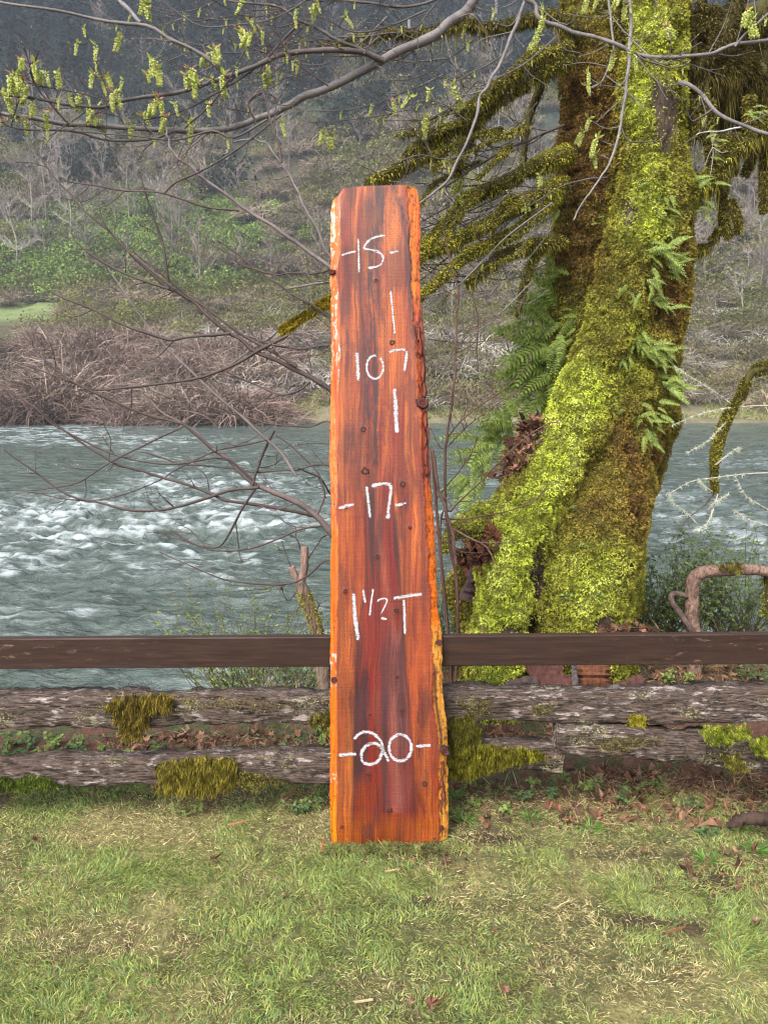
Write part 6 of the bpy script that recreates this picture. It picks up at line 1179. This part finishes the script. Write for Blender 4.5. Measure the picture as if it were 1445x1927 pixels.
# ------------------------------------------------------------------ lawn
def lawn(n, x0, x1, y0, y1, lmin, lmax, w, name_seed):
    x = RNG.uniform(x0, x1, n); y = RNG.uniform(y0, y1, n); px, py = proj(np.stack([x, y, 0*x], -1))
    nz = fbm(p3(x*3.2, y*3.2, 0), 101, 4); n2 = fbm(p3(x*9, y*9, 0), 103, 3); n3 = fbm(p3(x*1.3, y*1.6, 0), 107, 3)
    g = lambda a, b, w_, h_: np.exp(-((px-a)/w_)**2-((py-b)/h_)**2)
    bare = g(1190, 1735, 60, 16)+g(1300, 1745, 50, 14)+g(795, 1700, 26, 10)+g(1350, 1660, 60, 26)*.8+g(1180, 1610, 90, 14)*.5+g(760, 1612, 90, 14)*.9+g(930, 1580, 60, 14)*.8+g(395, 1720, 24, 10)*.5+g(640, 1585, 20, 20)*.6
    keep = RNG.random(n) > np.clip(.95*bare+.6*sst(.2, .5, n2)+1.0*sst(3.22, 3.4, y+.10*nz)*.3, 0, .96); x, y, px, py, nz, n2, n3 = [q[keep] for q in (x, y, px, py, nz, n2, n3)]; n = len(x); z = ground_h(x, y)
    g = lambda a, b, w_, h_: np.exp(-((px-a)/w_)**2-((py-b)/h_)**2)
    green = np.clip(.36+.9*nz+.5*n3+g(520, 1830, 130, 80)*.6+g(240, 1640, 90, 40)*.5+g(1160, 1660, 80, 25)*.5+g(1400, 1760, 50, 80)*.8+g(640, 1640, 60, 30)*.5+g(900, 1600, 120, 30)*.3+g(700, 1780, 80, 80)*.3-g(200, 1770, 200, 34)*.9-g(1210, 1860, 130, 50)*.9-g(700, 1850, 70, 40)*.6-g(150, 1560, 200, 30)*.4-g(1080, 1740, 80, 60)*.4, 0, 1)
    isg = RNG.random(n) < green*.85+.05
    cg = np.array([L(140, 152, 80), L(112, 128, 64), L(162, 168, 92), L(118, 144, 90)])[RNG.integers(0, 4, n)]; cs = np.array([L(182, 166, 118), L(154, 142, 96), L(132, 124, 76), L(198, 186, 142), L(112, 96, 66)])[RNG.integers(0, 5, n)]
    col = np.where(isg[:, None], cg, cs)*RNG.uniform(.45, 1.2, (n, 1))*1.12
    th = 2*math.pi*vn(p3(x*7, y*7, 3), 5)+RNG.normal(size=n)*.9; lean = np.where(isg, RNG.uniform(.25, 1.3, n), RNG.uniform(.8, 3.5, n)); d = norm(np.stack([np.cos(th)*lean, np.sin(th)*lean, np.ones(n)], -1))
    ln = RNG.uniform(lmin, lmax, n)*np.where(isg, 1+.7*green, 1.1); mb = MB(); blades(mb, np.stack([x, y, z-.003], -1), d, ln, w*RNG.uniform(.6, 1.3, n), col, 2, .25+.5*RNG.random(n), tipw=.1); return mb
mb = lawn(270000, -1.75, 1.75, 1.85, 3.45, .020, .044, .0034, 1)
n_ = 2600; x_ = RNG.uniform(-.24, .28, n_); y_ = SY0-RNG.random(n_)*.07-.005; hh = .035+.05*np.clip(fbm(p3(x_*14, 0, 0), 5)+.4, 0, 1)
blades(mb, np.stack([x_, y_, 0*x_], -1), norm(np.stack([RNG.normal(size=n_)*.7, -.2+RNG.normal(size=n_)*.4, np.ones(n_)], -1)), hh*RNG.uniform(.6, 1.2, n_), .0028, moss_cols(n_, [L(128, 140, 74), L(150, 156, 90), L(160, 146, 100), L(84, 96, 48), L(104, 84, 58)])*np.clip(.85+.8*vn(p3(x_*22, 2, 0), 6), .35, 1.3)[:, None], 3, .5)
tag(obj('grass', mb, M_grass, smooth=False), 'matted short lawn grass, green mixed with dry straw', 'grass', kind='stuff')
mb = MB(); x = RNG.uniform(-6, 6, 50000); y = RNG.uniform(-1.5, 3.5, 50000); k = (abs(x) > 1.7) | (y < 1.88); x, y = x[k], y[k]; n = len(x)
blades(mb, np.stack([x, y, ground_h(x, y)-.003], -1), norm(np.stack([RNG.normal(size=n)*.6, RNG.normal(size=n)*.6, np.ones(n)], -1)), RNG.uniform(.03, .07, n), .006, moss_cols(n, [L(122, 158, 66)*.6, L(150, 140, 84)*.6, L(96, 132, 52)*.6]), 2, .4)
tag(obj('grass', mb, M_grass, smooth=False), 'lawn grass beyond the picture', 'grass', kind='stuff')
# grass and moss on the bank behind the fence
mb = MB(); n = 26000; x = RNG.uniform(-2.6, 3.4, n); y = RNG.uniform(3.3, 6.4, n); kk = vn(p3(x*2.4, y*2.4, 0), 15) > -.1+.5*(x < .2)*(x > -1.9)*(y < 4.1); x, y = x[kk], y[kk]; n = len(x)
blades(mb, np.stack([x, y, ground_h(x, y)-.004], -1), norm(np.stack([RNG.normal(size=n)*.6, RNG.normal(size=n)*.6, np.ones(n)], -1)), RNG.uniform(.03, .11, n), .0045, moss_cols(n, [L(110, 140, 62)*.6, L(150, 132, 84)*.6, L(84, 110, 50)*.6, L(120, 96, 66)*.6]), 2, .6)
tag(obj('bank_plants', mb, M_grass, smooth=False), 'rough grass on the bank behind the fence', 'grass', kind='stuff')

# ------------------------------------------------------------------ air
hz = MB(); hz.box((-420, -130, -4.5), (420, 480, 175)); hm = bpy.data.materials.new('haze'); hm.use_nodes = True; hn = hm.node_tree; hn.nodes.remove(hn.nodes['Principled BSDF'])
pv = hn.nodes.new('ShaderNodeVolumePrincipled'); pv.inputs['Color'].default_value = (.76, .85, 1, 1); pv.inputs['Density'].default_value = .0007; pv.inputs['Anisotropy'].default_value = .2; hn.links.new(pv.outputs[0], hn.nodes['Material Output'].inputs['Volume'])
obj('haze', hz, hm, smooth=False, kind='stuff')
